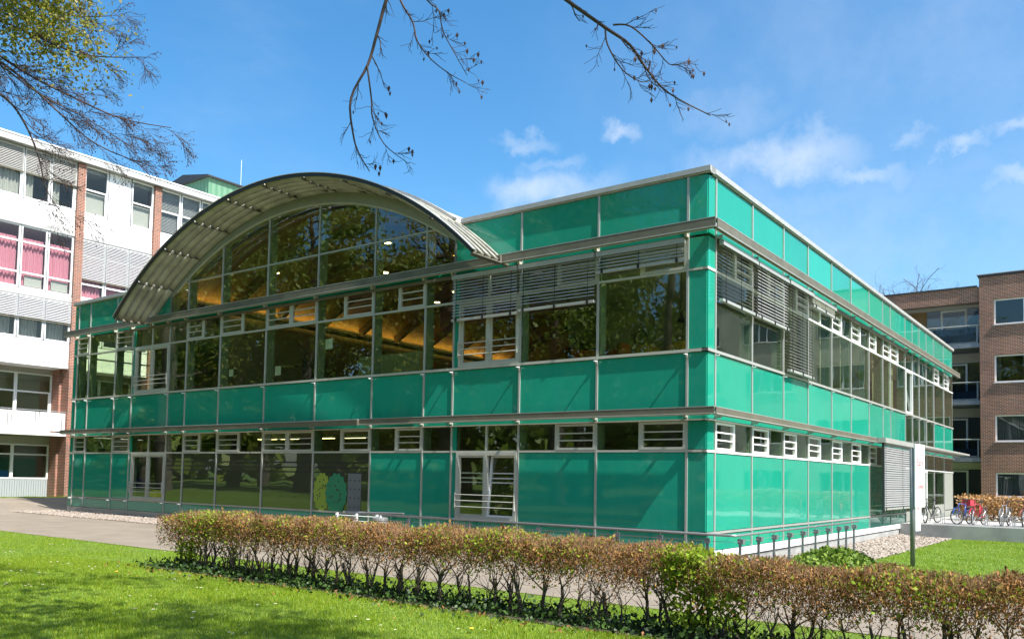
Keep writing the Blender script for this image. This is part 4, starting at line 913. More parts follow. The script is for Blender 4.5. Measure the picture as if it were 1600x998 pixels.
sb = lput('lower_sign', (lambda b: (b.box(.0, .36, -.085, -.065, .95, 1.92), b)[1])(MB()), 'white', t); text('P', .12, 'red_print', sb, (.18, -.088, 1.72)); text('III', .16, 'red_print', sb, (.18, -.088, 1.55)); text('------', .12, 'ink', sb, (.18, -.088, 1.34)); text('------', .12, 'ink', sb, (.18, -.088, 1.18))

# ------------------------------------------------------------------ bicycles and stands
mat('tyre', (.015, .015, .015), rough=.8)
def bicycle(x, y, rz, m, lab, steer=0.0, basket=None, fenders=True, cat='bicycle', lean=0.0):
    t = thing('bicycle', lab, cat, (x, y, .067), rz, 'bicycles parked at the platform edge'); t.rotation_euler[0] = lean
    mat(m[0], m[1], rough=.35, coat=.4)
    def wheel(px, sa):
        w = bpy.data.objects.new('wheel', None); col.objects.link(w); w.parent = t; w.location = (px, 0, .34); w.rotation_euler[2] = sa
        def ring(r, q, nm, mm, nn=6):
            b = MB(); b.tube([(r * math.cos(a), 0, r * math.sin(a)) for a in [2 * math.pi * k / 28 for k in range(29)]], q, nn, cap=False); lput(nm, b, mm, w, True)
        ring(.325, .024, 'tyre', 'tyre'); ring(.298, .012, 'rim', 'steel', 5)
        b = MB()
        for k in range(16):
            a = 2 * math.pi * k / 16; b.tube([(0, .02 * (-1) ** k, 0), (.295 * math.cos(a), 0, .295 * math.sin(a))], .0035, 3, cap=False)
        b.tube([(0, -.05, 0), (0, .05, 0)], .022, 8); o = lput('spokes', b, 'steel', w); o['kind'] = 'stuff'
    wheel(-.52, steer); wheel(.52, 0)
    b = MB(); F = m[0]
    hd, hb, bbk, st, ax = (-.36, 0, .86), (-.39, 0, .72), (.06, 0, .28), (.2, 0, .82), (.52, 0, .34)
    for a, c, r in ((hd, st, .017), (hb, bbk, .021), (st, bbk, .019), (hb, hd, .024)): b.tube([a, c], r, 7)
    for s in (-.05, .05): b.tube([bbk, (.5, s, .34)], .011, 5); b.tube([st, (.5, s, .34)], .010, 5)
    lput('frame', b, F, t, True)
    b = MB()
    for s in (-.05, .05): b.tube([(-.41, s * .8, .70), (-.46, s, .55), (-.52, s, .34)], .012, 5)
    b.tube([(-.40, -.05, .70), (-.40, .05, .70)], .018, 6); lput('fork', b, F, t, True)
    b = MB(); c_, s_ = math.cos(steer), math.sin(steer)
    rot_ = lambda p: (-.36 + p[0] * c_ - p[1] * s_, p[0] * s_ + p[1] * c_, p[2])
    b.tube([(-.36, 0, .86), (-.36, 0, 1.02)], .015, 6); b.tube([rot_(p) for p in ((.12, -.32, 1.04), (.0, -.24, 1.05), (-.03, 0, 1.02), (0, .24, 1.05), (.12, .32, 1.04))], .013, 6); lput('handlebar', b, 'black', t, True)
    for s in (-1, 1): b = MB(); b.tube([rot_((.14, s * .33, 1.04)), rot_((.04, s * .27, 1.05))], .019, 6); lput('grip', b, 'black', t)
    b = MB(); b.tube([(.2, 0, .8), (.23, 0, .93)], .014, 6); lput('seat_post', b, 'steel', t)
    b = MB(); b.prism([(.08, -.02), (.2, -.045), (.34, -.085), (.36, 0), (.34, .068), (.2, .045), (.08, .02)], 'z', .93, .985); lput('saddle', b, 'black', t)
    b = MB(); b.tube([(.06, -.05, .28), (.06, .05, .28)], .05, 10); b.tube([(.06, .06, .28), (.02, .06, .12)], .011, 5); b.tube([(.06, -.06, .28), (.1, -.06, .44)], .011, 5); b.box(-.03, .07, .06, .14, .105, .125); b.box(.05, .15, -.14, -.06, .43, .45); lput('crank', b, 'steel', t)
    if fenders:
        for px in (-.52, .52):
            b = MB(); A = [.5 + 2.4 * k / 10 for k in range(11)]
            for p, q in zip(A, A[1:]): b.face(*[(px + .365 * math.cos(u), v, .34 + .365 * math.sin(u)) for u, v in ((p, -.028), (q, -.028), (q, .028), (p, .028))])
            lput('mudguard', b, F if F != 'bike_black' else 'black', t, True)
        b = MB()
        for s in (-.07, .07): b.tube([(.25, s, .74), (.75, s, .74)], .008, 4); b.tube([(.7, s, .74), (.53, s, .36)], .007, 4)
        for q in (.3, .45, .6, .74): b.tube([(q, -.07, .74), (q, .07, .74)], .006, 4)
        lput('carrier', b, 'steel', t)
    if basket: b = MB(); b.box(-.28, .12, -.17, .17, 0, .26); o = lput('saddle_bag', b, basket, t, loc=(.55, 0, .77 if basket != 'black' else .45))
    b = MB(); b.tube([(.15, .04, .26), (.22, .2, .01)], .009, 5); lput('kickstand', b, 'steel', t)
bicycle(1.0, 21.1, math.radians(74), ('bike_black', (.02, .018, .02)), 'black mountain bicycle with front wheel turned, nearest the sign post', steer=.7, fenders=False)
bicycle(2.2, 21.2, math.radians(72), ('bike_blue', (.02, .07, .30)), 'blue bicycle with red saddle bag between the black and red bicycles', steer=-.3, basket='red_print')
bicycle(2.75, 21.25, math.radians(76), ('bike_red', (.45, .015, .04)), 'red city bicycle, third from the sign post', steer=.2)
bicycle(3.72, 21.25, math.radians(82), ('bike_grey', (.22, .22, .22)), 'grey city bicycle standing alone before the tan hedge', steer=.0)
bicycle(4.5, 21.25, math.radians(78), ('bike_copper', (.30, .09, .05)), 'copper bicycle with black saddle bag at the right edge', steer=.2, basket='black')
for i, (x, lab) in enumerate(((1.5, 'empty wire bicycle stand between the black and blue bicycles'), (2.05, 'wire bicycle stand holding the blue bicycle'), (2.6, 'wire bicycle stand holding the red bicycle'), (3.15, 'empty wire bicycle stand left of the grey bicycle'), (3.66, 'wire bicycle stand holding the grey bicycle'), (4.1, 'empty wire bicycle stand right of the grey bicycle'), (4.6, 'wire bicycle stand holding the copper bicycle'))):
    t = thing('bicycle_stand', lab, 'bicycle stand', (x, 20.55, .067), group='wire bicycle stands')
    for s in (-.035, .035): b = MB(); b.tube([(s, .35, .01), (s, .33, .35), (s, .2, .45), (s, .0, .42), (s, -.1, .2), (s, -.12, .01)], .009, 5); lput('hoop', b, 'galv', t)
    b = MB(); b.box(-.28, .28, -.14, -.1, 0, .02); lput('foot_bar', b, 'galv', t)

# ------------------------------------------------------------------ planting
def tubes(paths, m, n=4):
    """many thin tubes -> one mesh; paths = list of (pts, r0, r1)"""
    b = MB()
    for pts, r0, r1 in paths:
        k = len(pts) - 1; b.tube(pts, [r0 + (r1 - r0) * i / k for i in range(k + 1)], n, cap=False)
    return b
HX0, HX1, HY = -6.6, 10.2, -9.45
HG = thing('hedge', 'long clipped hedge with brown dry leaves on bare twisted stems before the building', 'hedge', (1.8, HY, gz(1.8, HY)))
def htop(x): return .945 + .02 * math.sin(x * 2.1) + .03 * math.sin(x * 5.3 + 1) + .02 * math.sin(x * 11.7) - .12 * sm((x - 2.0) / 3.5) - .06 * sm((-5 - x) / 1.5)
x = HX0 + .12; twigs = []; dryP = []; freshP = []
while x < HX1:
    y = HY + R.uniform(-.16, .16); g = gz(x, y); b = MB(); p = Vector((x, y, g - .03)); pts = [p.copy()]; lean = Vector((R.uniform(-.22, .22), R.uniform(-.12, .12), 1))
    hgt = R.uniform(.36, .52)
    for k in range(4):
        p = p + Vector((lean.x + R.uniform(-.25, .25), lean.y + R.uniform(-.2, .2), 1)) * (hgt / 4); pts.append(p.copy())
    r = R.uniform(.011, .028); b.tube(pts, [r * 1.2, r, r * .95, r * .9, r * .8], 6)
    for k in range(R.randint(5, 8)):
        q = pts[R.randint(1, 4)].copy(); d = Vector((R.uniform(-1, 1), R.uniform(-.55, .55), R.uniform(.5, 1.3))).normalized(); br = [q.copy()]; L = R.uniform(.25, .5)
        for s in range(4):
            d = (d + Vector((R.uniform(-.5, .5), R.uniform(-.4, .4), R.uniform(-.1, .35)))).normalized(); q = q + d * L / 4; q.y = min(max(q.y, HY - .36), HY + .36); q.z = min(q.z, htop(q.x) - .03); br.append(q.copy())
        b.tube(br, [r * .5, r * .4, r * .3, r * .22, .003], 4, cap=False)
        for s in range(3):   # thin crooked side twigs low in the bare zone
            o_ = br[R.randint(0, 3)]; d2 = Vector((R.uniform(-1, 1), R.uniform(-.6, .6), R.uniform(-.3, .9))).normalized(); e1 = o_ + d2 * .08; e2 = e1 + (d2 + Vector((R.uniform(-.7, .7), R.uniform(-.5, .5), R.uniform(-.2, .6)))) * .08
            twigs.append(([o_, e1, e2], .0035, .0015))
    put('stem', b, 'hedge_stem', HG, True)
    x += R.uniform(.13, .27)
def fresh(x):  # share of green leaves along the hedge
    return max(.10 + .08 * math.sin(x * 3.1 + 1), .55 * math.exp(-((x + 5.3) / .7) ** 2), .35 * math.exp(-((x - 1.2) / .6) ** 2), .85 * math.exp(-((x - 4.0) / .33) ** 2), .3 * math.exp(-((x - 6.4) / .3) ** 2), .18 * math.exp(-((x + 3.2) / .6) ** 2))
N = 95000
hx = NP.uniform(HX0, HX1, N); ht = np.array([htop(v) for v in hx]); hy = HY + NP.uniform(-.40, .40, N)
edge = 1 - .5 * (np.abs(hy - HY) / .4) ** 3
hz = ht - (NP.beta(1.1, 1.9, N)) * .62 - (1 - edge) * .08
fz = np.array([fresh(v) for v in hx]) * (1.25 - 1.1 * (ht - hz))
clump = np.sin(hx * 9 + np.sin(hz * 14 + hx * 3) * 1.7 + hy * 8) + np.sin(hx * 23 + hz * 17) * .7
isf = NP.random(N) < np.clip(fz + clump * .10 * (fz > .06), 0, .96); PH = np.stack([hx, hy, hz], 1)
keep = (clump > -1.15) | (NP.random(N) < .35)
for nm, sel, m, sz, asp in (('dry_leaves', (~isf) & keep, 'dry_leaf', .037, .42), ('fresh_leaves', isf & keep, 'fresh_leaf', .044, .7)):
    V, F = leaves(PH[sel], sz, .75, asp); o = obj(nm, bulk(nm, V, F, m), HG); o.location = (-1.8, -HY, -gz(1.8, HY)); o['kind'] = 'stuff'
n = 420; cx = NP.uniform(HX0, HX1, n); ct = np.array([htop(v) for v in cx]); cc = np.stack([cx, HY + NP.uniform(-.36, .36, n), ct - NP.random(n) ** 1.5 * .35 - .03], 1)
CL = (cc[:, None] + NP.normal(0, 1, (n, 16, 3)) * (.05, .04, .035)).reshape(-1, 3); CL[:, 2] = np.minimum(CL[:, 2], np.repeat(ct, 16) + .01)
V, F = leaves(CL, .055, .1, .55); o = obj('leaf_tufts', bulk('leaf_tufts', V, F, 'dry_leaf'), HG); o.location = (-1.8, -HY, -gz(1.8, HY)); o['kind'] = 'stuff'
# shoots sticking out of the top
SH = []
for k in range(14000):
    xx = R.uniform(HX0, HX1); yy = HY + R.uniform(-.38, .38); t_ = htop(xx); z_ = t_ - R.random() ** 1.5 * .5; d = Vector((R.gauss(0, .35), R.gauss(0, .35), 1)).normalized(); L = R.uniform(.07, .16)
    z_ = min(z_, t_ - L * .75); p = Vector((xx, yy, z_)); twigs.append(([p, p + d * L * .5 + Vector((R.uniform(-.01, .01), 0, 0)), p + d * L], .0032, .0015))
b = tubes(twigs, None, 3); o = put('twigs', b, 'hedge_twig', HG); o['kind'] = 'stuff'
# bright green shrubs growing in the hedge
def shrub(x, n, lab, h=.95, w=.33, leaf=.075, yoff=-.12):
    g = gz(x, HY); t = thing('green_shrub', lab, 'shrub', (x, HY + yoff, g)); b = MB()
    for k in range(5):
        a = R.uniform(0, 6.28); d = Vector((math.cos(a) * .5, math.sin(a) * .35, 1)); q = Vector((R.uniform(-.05, .05), R.uniform(-.05, .05), -.03)); P_ = [q.copy()]
        for s in range(5): q = q + (d + Vector((R.uniform(-.5, .5), R.uniform(-.3, .3), 0))) * (h / 5.5) * .8; P_.append(q.copy())
        b.tube(P_, [.018, .014, .011, .008, .005, .003], 5, cap=False)
    lput('stem', b, 'hedge_stem', t)
    u = NP.random(n); Pz = .15 + (h - .12) * (1 - u ** 1.6); rad = w * (.55 + .45 * (Pz / h)); a = NP.uniform(0, 6.28, n); rr = NP.random(n) ** .5
    P = np.stack([np.cos(a) * rad * rr, np.sin(a) * rad * rr * .85, Pz], 1); V, F = leaves(P, leaf, -.15, .85); o = bpy.data.objects.new('foliage', bulk('foliage', V, F, 'fresh_leaf')); col.objects.link(o); o.parent = t; o['kind'] = 'stuff'
shrub(3.95, 700, 'tall lime-green shrub with large round leaves reaching the ground in the hedge', .98, .34, .068)
shrub(4.35, 330, 'low lime-green shrub right of the tall lime-green one in the hedge', .55, .3, .062)
shrub(-5.9, 260, 'dark green leafy shrub at the left end of the hedge', .5, .28, .06)
shrub(-4.85, 420, 'fresh green shrub near the left end of the hedge', .98, .3, .055, 0)
# ivy under the hedge
n = 15000; ix = NP.uniform(HX0 - .2, HX1, n); iy = HY + NP.normal(0, .36, n); izz = np.array([gz(a, c) for a, c in zip(ix, iy)]) + NP.random(n) ** 2 * .16
V, F = leaves(np.stack([ix, iy, izz], 1), .055, .15, .85); tag(obj('ivy_groundcover', bulk('ivy_groundcover', V, F, 'ivy_leaf')), 'dark ivy and weeds covering the soil under the hedge', 'ivy', kind='stuff')
sheet('hedge_bed', fr(HX0 - .3, HX1, 50), fr(HY - .5, HY + .4, 4), .012, 'soil')
# ivy heap on the right
t = thing('ivy_mound', 'mound of glossy ivy at the foot of the building behind the hedge', 'ivy', (1.5, 4.5, gz(1.5, 4.5)))
n = 2600; a = NP.uniform(0, 6.28, n); rr = NP.random(n) ** .5; px = np.cos(a) * rr * .85; py = np.sin(a) * rr * 2.9; pz = np.maximum(0, 1 - rr ** 2) * .42 * NP.uniform(.6, 1.05, n)
V, F = leaves(np.stack([px, py, pz], 1), .11, .3, .85); mat('ivy_bright', (.05, .15, .02), rough=.6, spec=.25, island=[(.05, .09, .010), (.12, .20, .02), (.19, .26, .035)], trans=.2)
o = bpy.data.objects.new('foliage', bulk('foliage', V, F, 'ivy_bright')); col.objects.link(o); o.parent = t; o['kind'] = 'stuff'
b = MB()
for k in range(14): a = R.uniform(0, 6.28); b.tube([(0, 0, 0), (math.cos(a) * .3, math.sin(a) * .9, .25), (math.cos(a) * .7, math.sin(a) * 2.3, .04)], .012, 4)
lput('stem', b, 'bark', t)
# clipped tan hedge behind the bicycles
t = thing('tan_hedge', 'clipped beech hedge with tan winter leaves behind the bicycles', 'hedge', (9.5, 26.6, .05))
n = 16000; P = np.stack([NP.uniform(-8.3, 10, n), NP.uniform(-.5, .5, n), NP.uniform(0, 1, n) ** .8 * 1.15], 1); P[:, 2] += NP.normal(0, .03, n); V, F = leaves(P, .13, .0, .6)
mat('tan_leaf', (.4, .22, .08), rough=.7, island=[(.30, .15, .05), (.48, .27, .10), (.56, .36, .16), (.24, .12, .04)], trans=.25)
o = bpy.data.objects.new('leaves', bulk('leaves', V, F, 'tan_leaf')); col.objects.link(o); o.parent = t; o['kind'] = 'stuff'
for k in range(30): xx = -8.1 + k * .62; b = MB(); b.tube([(xx, 0, -.02), (xx + .05, .05, .5), (xx - .06, 0, 1.0)], .02, 5); lput('stem', b, 'bark', t)
# pebbles
ico = None
def pebbles():
    bm_v = np.array([(0, 0, 1), (.89, 0, .45), (.28, .85, .45), (-.72, .53, .45), (-.72, -.53, .45), (.28, -.85, .45), (.72, .53, -.45), (-.28, .85, -.45), (-.89, 0, -.45), (-.28, -.85, -.45), (.72, -.53, -.45), (0, 0, -1)])
    bf = np.array([(0, 1, 2), (0, 2, 3), (0, 3, 4), (0, 4, 5), (0, 5, 1), (1, 6, 2), (2, 7, 3), (3, 8, 4), (4, 9, 5), (5, 10, 1), (6, 7, 2), (7, 8, 3), (8, 9, 4), (9, 10, 5), (10, 6, 1), (11, 7, 6), (11, 8, 7), (11, 9, 8), (11, 10, 9), (11, 6, 10)])
    n1, n2 = 6500, 4500
    X = np.concatenate([NP.uniform(-30.9, -8, n1), NP.uniform(.05, 2.0, n2)]); Y = np.concatenate([-NP.uniform(.05, 2.2, n1), NP.uniform(0, 19.7, n2)])
    Zz = np.array([gz(a, c) for a, c in zip(X, Y)]) + .02; n = len(X); S = NP.uniform(.03, .06, (n, 1, 1)) * NP.uniform(.6, 1.4, (n, 1, 3)) * (1, 1, .6)
    V = (bm_v[None] * S + np.stack([X, Y, Zz], 1)[:, None]).reshape(-1, 3); F = (bf[None] + np.arange(n)[:, None, None] * 12).reshape(-1, 3)
    tag(obj('pebbles', bulk('pebbles', V, F, 'pebble')), 'pale pebbles along the foot of the building', 'pebbles', kind='stuff')
pebbles()
# grass
def grass(name, xs, ys, hmin, hmax, wid, lab, dens=None):
    n = len(xs); zs = np.array([gz(a, c) for a, c in zip(xs, ys)]); a = NP.uniform(0, 6.28, n); h = NP.uniform(hmin, hmax, n); l = NP.normal(0, .5, (n, 2)) * h[:, None] * .7
    patch = .8 + .35 * np.sin(xs * 1.7 + np.sin(ys * 2.3) * 1.5) * np.sin(ys * 1.9 + xs * .6); h = h * np.clip(patch, .55, 1.2); w = wid
    dx, dy = np.cos(a) * w / 2, np.sin(a) * w / 2
    V = np.stack([np.stack([xs - dx, ys - dy, zs - .004], 1), np.stack([xs + dx, ys + dy, zs - .004], 1), np.stack([xs + l[:, 0], ys + l[:, 1], zs + h], 1)], 1).reshape(-1, 3)
    tag(obj(name, bulk(name, V, np.arange(3 * n).reshape(-1, 3), 'grass_blade')), lab, 'grass', kind='stuff')
def pts(n, x0, x1, y0, y1): return NP.uniform(x0, x1, n), NP.uniform(y0, y1, n)
a1 = pts(330000, -9.5, 6.5, -15.8, -9.95); a2 = pts(150000, -24, -6.9, -14.5, -7.35); a3 = pts(60000, -6.9, 11, -9.0, -7.35); a4 = pts(40000, -42, -24, -12, -7.35)
gx = np.concatenate([a1[0], a2[0], a3[0], a4[0]]); gy = np.concatenate([a1[1], a2[1], a3[1], a4[1]])
grass('lawn_grass', gx, gy, .022, .055, .008, 'short green grass of the front lawn')
b1 = pts(150000, 2.02, 12, -2.1, 19.7); grass('side_lawn_grass', b1[0], b1[1], .03, .06, .014, 'short green grass of the lawn beside the building')
b2 = pts(9000, -37.6, -37.15, -6, 9); grass('verge_grass', b2[0], b2[1], .03, .10, .02, 'thin grass verge at the foot of the white building')
# daisies and dandelions
dm = MB(); dm.lathe([(.004, 0), (.014, .004), (.016, .006)], (0, 0, .034), 10); dm.k = 2; dm.tube([(0, 0, 0), (0, 0, .034)], .0015, 3); dm.k = 1; dm.lathe([(.006, .0065), (.004, .009)], (0, 0, .034), 8)
mat('petal', (.85, .85, .85), rough=.6); mat('pollen', (.75, .45, .02), rough=.6); mat('stalk', (.08, .2, .02)); dme = dm.mesh('daisy', ['petal', 'pollen', 'stalk'])
for k in range(120):
    x, y = (R.uniform(-10, 4), R.uniform(-15, -10.1)) if k < 70 else (R.uniform(-22, -6), R.uniform(-13, -7.6))
    if R.random() < .5 and k: x, y = px_ + R.gauss(0, .25), py_ + R.gauss(0, .15)
    y = min(y, -10.4 - R.random() * .5 if x > -6.9 else -7.5)
    px_, py_ = x, y; o = obj('daisy', dme, None, (x, y, gz(x, y))); s = R.uniform(.7, 1.3); o.scale = (s, s, s); tag(o, 'tiny white daisy in the front lawn', 'flower', 'daisies in the lawn')
for (x, y), lab in (((2.2, -11.3), 'yellow dandelion in the lawn near the hedge stems'), ((-5.4, -11.2), 'orange-yellow dandelion in the left lawn')):
    t = thing('dandelion', lab, 'flower', (x, y, gz(x, y))); b = MB(); b.lathe([(.008, 0), (.028, .012), (.012, .022)], (0, 0, .05), 10); lput('flower_head', b, 'pollen', t); b = MB(); b.tube([(0, 0, 0), (0, 0, .05)], .003, 4); lput('stalk', b, 'stalk', t)

# ------------------------------------------------------------------ trees
def twiggery(mbx, pts, r0, r1, depth, rng, out, side=.5, L=.5, nchild=6, grav=-.05, dirbias=None, sides=4, spread=.9):
    """a limb along pts plus recursive side twigs; out collects twig tips"""
    k = len(pts) - 1; mbx.tube(pts, [r0 + (r1 - r0) * i / k for i in range(k + 1)], max(3, sides), cap=False)
    if depth == 0: out.append(pts[-1]); return
    for c in range(nchild):
        f = (c + rng.uniform(.2, .9)) / nchild; f = .12 + f * .88; i = min(int(f * k), k - 1); w = f * k - i; p = pts[i].lerp(pts[i + 1], w); t = (pts[i + 1] - pts[i]).normalized()
        d = t + Vector((rng.gauss(0, 1), rng.gauss(0, 1), rng.gauss(0, 1))).normalized() * spread
        if dirbias: d += dirbias
        d.normalize(); l = L * rng.uniform(.5, 1.2) * (1.15 - .5 * f); q = p.copy(); P = [q.copy()]
        for s in range(3):
            d = (d + Vector((rng.gauss(0, .22), rng.gauss(0, .22), rng.gauss(0, .22) + grav))).normalized(); q = q + d * l / 3; P.append(q.copy())
        rr = (r0 + (r1 - r0) * f) * .55
        twiggery(mbx, P, max(rr, .0022), max(rr * .35, .0016), depth - 1, rng, out, side, L * .5, max(3, nchild - 1), grav, dirbias, 3, spread)
def hang_tree(name, lab, trunk, limbs, rng, budm='bud', budsz=.022, L=.35, depth=2, nch=7, leafpts=None, leafm=None, leafsz=.05, bias=None, grav=-.05, spread=.9, budshare=.5):
    t = thing(name, lab, 'tree', trunk[0]); T0 = Vector(trunk[0]); b = MB()
    tp = [Vector(p) - T0 for p in trunk]; n = len(tp); b.tube(tp, [trunk_r * (1 - .65 * i / (n - 1)) for i in range(n)], 12, cap=False); lput('trunk', b, 'bark', t, True)
    tips = []
    for chain, pts, r0, r1 in limbs:
        b = MB(); P = [Vector(p) - T0 for p in pts]
        if chain:
            Q = [Vector(p) - T0 for p in chain] + [P[0]]
            b.tube(Q, [r0 * 2.6 - (r0 * 1.6) * i / (len(Q) - 1) for i in range(len(Q))], 8, cap=False)
        # smooth the limb
        S = []
        for i in range(len(P) - 1):
            p0, p1, p2, p3 = P[max(i - 1, 0)], P[i], P[i + 1], P[min(i + 2, len(P) - 1)]
            for s in range(4):
                u = s / 4; S.append(.5 * ((2 * p1) + (p2 - p0) * u + (2 * p0 - 5 * p1 + 4 * p2 - p3) * u * u + (3 * p1 - p0 - 3 * p2 + p3) * u ** 3))
        S.append(P[-1]); tp_ = []
        twiggery(b, S, r0, r1, depth, rng, tp_, L=L, nchild=nch, grav=grav, dirbias=bias, sides=6, spread=spread); lput('limb', b, 'twig', t, True); tips += tp_
    b = MB(); tet = [(0, 0, -1.2), (.6, 0, 0), (-.3, .52, 0), (-.3, -.52, 0), (0, 0, 1.0)]
    for p in tips:
        if rng.random() > budshare: continue
        s = budsz * rng.uniform(.6, 1.3); q = p + Vector((rng.gauss(0, s * .3), rng.gauss(0, s * .3), -s * .5)); i = len(b.v); b.v += [tuple(q + Vector(v) * s) for v in tet]
        for f_ in ((0, 2, 1), (0, 3, 2), (0, 1, 3), (4, 1, 2), (4, 2, 3), (4, 3, 1)): b.f.append(tuple(i + e for e in f_)); b.m.append(0)
    lput('buds', b, budm, t)['kind'] = 'stuff'
    if leafpts is not None:
        V, F = leaves(leafpts - np.array(trunk[0]), leafsz, 0, .6); o = bpy.data.objects.new('crown', bulk('crown', V, F, leafm)); col.objects.link(o); o.parent = t; o['kind'] = 'stuff'
    return t, tips
trunk_r = .30
A1 = [[3.32, -13.68, 5.93], [3.18, -13.76, 5.69], [3.09, -13.8, 5.35], [3.02, -13.83, 5.08], [2.9, -13.9, 4.79], [2.92, -13.88, 4.49], [2.95, -13.84, 4.34], [3.02, -13.78, 4.19]]
A2 = [[3.02, -13.84, 5.06], [3.04, -13.8, 4.79], [3.05, -13.79, 4.63], [3.12, -13.72, 4.42], [3.27, -13.6, 4.27]]
B1 = [[3.07, -13.61, 5.89], [3.12, -13.56, 5.7], [3.19, -13.49, 5.54], [3.22, -13.46, 5.38], [3.31, -13.39, 5.23], [3.43, -13.29, 5.11], [3.55, -13.19, 5.03]]
C1 = [[3.04, -13.39, 6.07], [3.16, -13.28, 5.84], [3.24, -13.22, 5.75], [3.27, -13.19, 5.57], [3.35, -13.11, 5.37], [3.43, -13.04, 5.19]]
D1 = [[4.37, -13.49, 5.6], [4.62, -13.29, 5.36], [4.86, -13.1, 5.15], [5.01, -12.98, 5.02], [5.11, -12.9, 4.84], [5.24, -12.78, 4.66], [5.5, -12.58, 4.49]]
D2 = [[4.86, -13.1, 5.15], [4.87, -13.08, 5.02], [4.96, -13.01, 4.83], [5.07, -12.92, 4.74], [5.13, -12.88, 4.75]]
D3 = [[4.91, -13.07, 5.17], [5.02, -12.99, 5.16], [5.15, -12.88, 5.02], [5.25, -12.79, 4.88], [5.33, -12.73, 4.89]]
ch = [(9.5, -22.3, 6.2), (7.2, -19, 8.0), (5.2, -16.2, 7.6)]
hang_tree('overhanging_tree', 'tree whose bare drooping twigs with small dark cones hang into the top of the picture', [(9.5, -22.5, 0), (9.6, -22.4, 3), (9.4, -22.3, 6.3), (9.6, -22.6, 10), (9.3, -22.2, 13)],
          [(ch + [(4.0, -14.4, 6.8)], A1, .017, .004), (None, A2, .008, .003), (ch + [(3.8, -14.2, 6.7)], B1, .010, .003), (ch + [(3.7, -13.9, 6.7)], C1, .008, .003), (ch + [(4.6, -14.4, 6.6)], D1, .017, .004), (None, D2, .008, .003), (None, D3, .008, .003)],
          random.Random(3), L=.27, depth=2, nch=8, budsz=.022, grav=-.02, spread=.8, budshare=.2, bias=Vector((.15, .1, .0)))
L1 = [[-4.78, -14.85, 8.24], [-4.12, -14.31, 7.42], [-3.53, -13.83, 6.87], [-3.0, -13.41, 6.53], [-2.47, -13.0, 6.25], [-1.95, -12.61, 6.14]]
L2 = [[-4.72, -14.77, 7.74], [-4.13, -14.3, 7.25], [-3.6, -13.88, 6.85], [-3.2, -13.55, 6.4], [-2.74, -13.18, 5.91], [-2.14, -12.72, 5.62]]
L3 = [[-4.21, -14.96, 6.99], [-3.58, -14.47, 6.6], [-3.14, -14.12, 6.26], [-2.95, -13.96, 5.94], [-2.83, -13.84, 5.55], [-2.74, -13.75, 5.11], [-2.52, -13.56, 4.72]]
L4 = [[-5.35, -14.71, 9.23], [-4.66, -14.16, 8.55], [-3.97, -13.61, 8.05], [-3.49, -13.24, 7.84], [-3.03, -12.9, 7.85]]
L5 = [[-5.01, -14.79, 8.61], [-4.34, -14.25, 7.86], [-3.66, -13.72, 7.46], [-3.06, -13.25, 7.17], [-2.39, -12.75, 7.15]]
L6 = [[-4.5, -14.8, 7.5], [-3.9, -14.2, 7.1], [-3.3, -13.7, 6.55], [-2.75, -13.3, 6.2], [-2.3, -12.95, 5.85]]
trunk_r = .34
ch = [(-8.6, -15.6, 6.0), (-6.6, -15.3, 8.2)]
lp = []
for P in (L4, L5, L4, L5, L4):
    for k in range(2200):
        i = R.randint(0, 2); a = Vector(P[i]).lerp(Vector(P[i + 1]), R.random()); lp.append(a + Vector((R.gauss(0, .3), R.gauss(0, .3), R.gauss(.05, .28))))
hang_tree('beech_tree', 'tree with fine budding twigs and young yellow-green leaves at the upper left', [(-8.4, -15.6, 0), (-8.5, -15.6, 3), (-8.6, -15.6, 6), (-8.5, -15.4, 9), (-8.2, -15.5, 13)],
          [(ch, L1, .022, .005), (ch, L2, .024, .005), (ch[:1], L3, .022, .004), (ch, L4, .02, .005), (ch, L5, .022, .005), (ch, L6, .018, .004)], random.Random(5), L=.62, depth=3, nch=10, budsz=.012, grav=-.06, spread=.75, budshare=.55, bias=Vector((.35, .25, -.12)),
          leafpts=np.array([tuple(p) for p in lp]), leafm='spring_leaf', leafsz=.055)
# whole trees: reflected in the glass, shading the lawn, or far behind the roofs
def whole(seed, H, spread_, nleaf, leafm, leafsz=.22, r=.3, nlimb=16, fork=.3):
    rng = random.Random(seed); tr = MB(); P = [Vector((0, 0, -.1))]; q = P[0].copy()
    for k in range(7): q = q + Vector((rng.gauss(0, .15), rng.gauss(0, .15), H / 8.5)); P.append(q.copy())
    tr.tube(P, [r * (1.15 - .95 * i / 7) for i in range(8)], 10, cap=False); tips = []; br = MB()
    for k in range(nlimb):
        f = fork + (1 - fork) * (k + rng.random()) / nlimb; i = min(int(f * 7), 6); p = P[i].lerp(P[i + 1], f * 7 - i); a = k * 2.4 + rng.uniform(-.4, .4); L = spread_ * (1.15 - .75 * f) * rng.uniform(.7, 1.1); d = Vector((math.cos(a), math.sin(a), rng.uniform(.3, .8))).normalized(); S = [p.copy()]
        for s in range(5): d = (d + Vector((rng.gauss(0, .18), rng.gauss(0, .18), rng.gauss(.05, .15)))).normalized(); p = p + d * L / 5; S.append(p.copy())
        twiggery(br, S, r * .28 * (1.1 - .6 * f), .012, 2, rng, tips, L=L * .42, nchild=6, grav=.02, sides=5)
    me = [('trunk', tr.mesh('trunk', 'bark', True)), ('branches', br.mesh('branches', 'bark'))]
    if nleaf:
        tp = np.array([tuple(p) for p in tips]); c = tp[NP.integers(0, len(tp), nleaf)] + NP.normal(0, .28, (nleaf, 3)); V, F = leaves(c, leafsz, 0, .7); me.append(('crown', bulk('crown', V, F, leafm)))
    return me
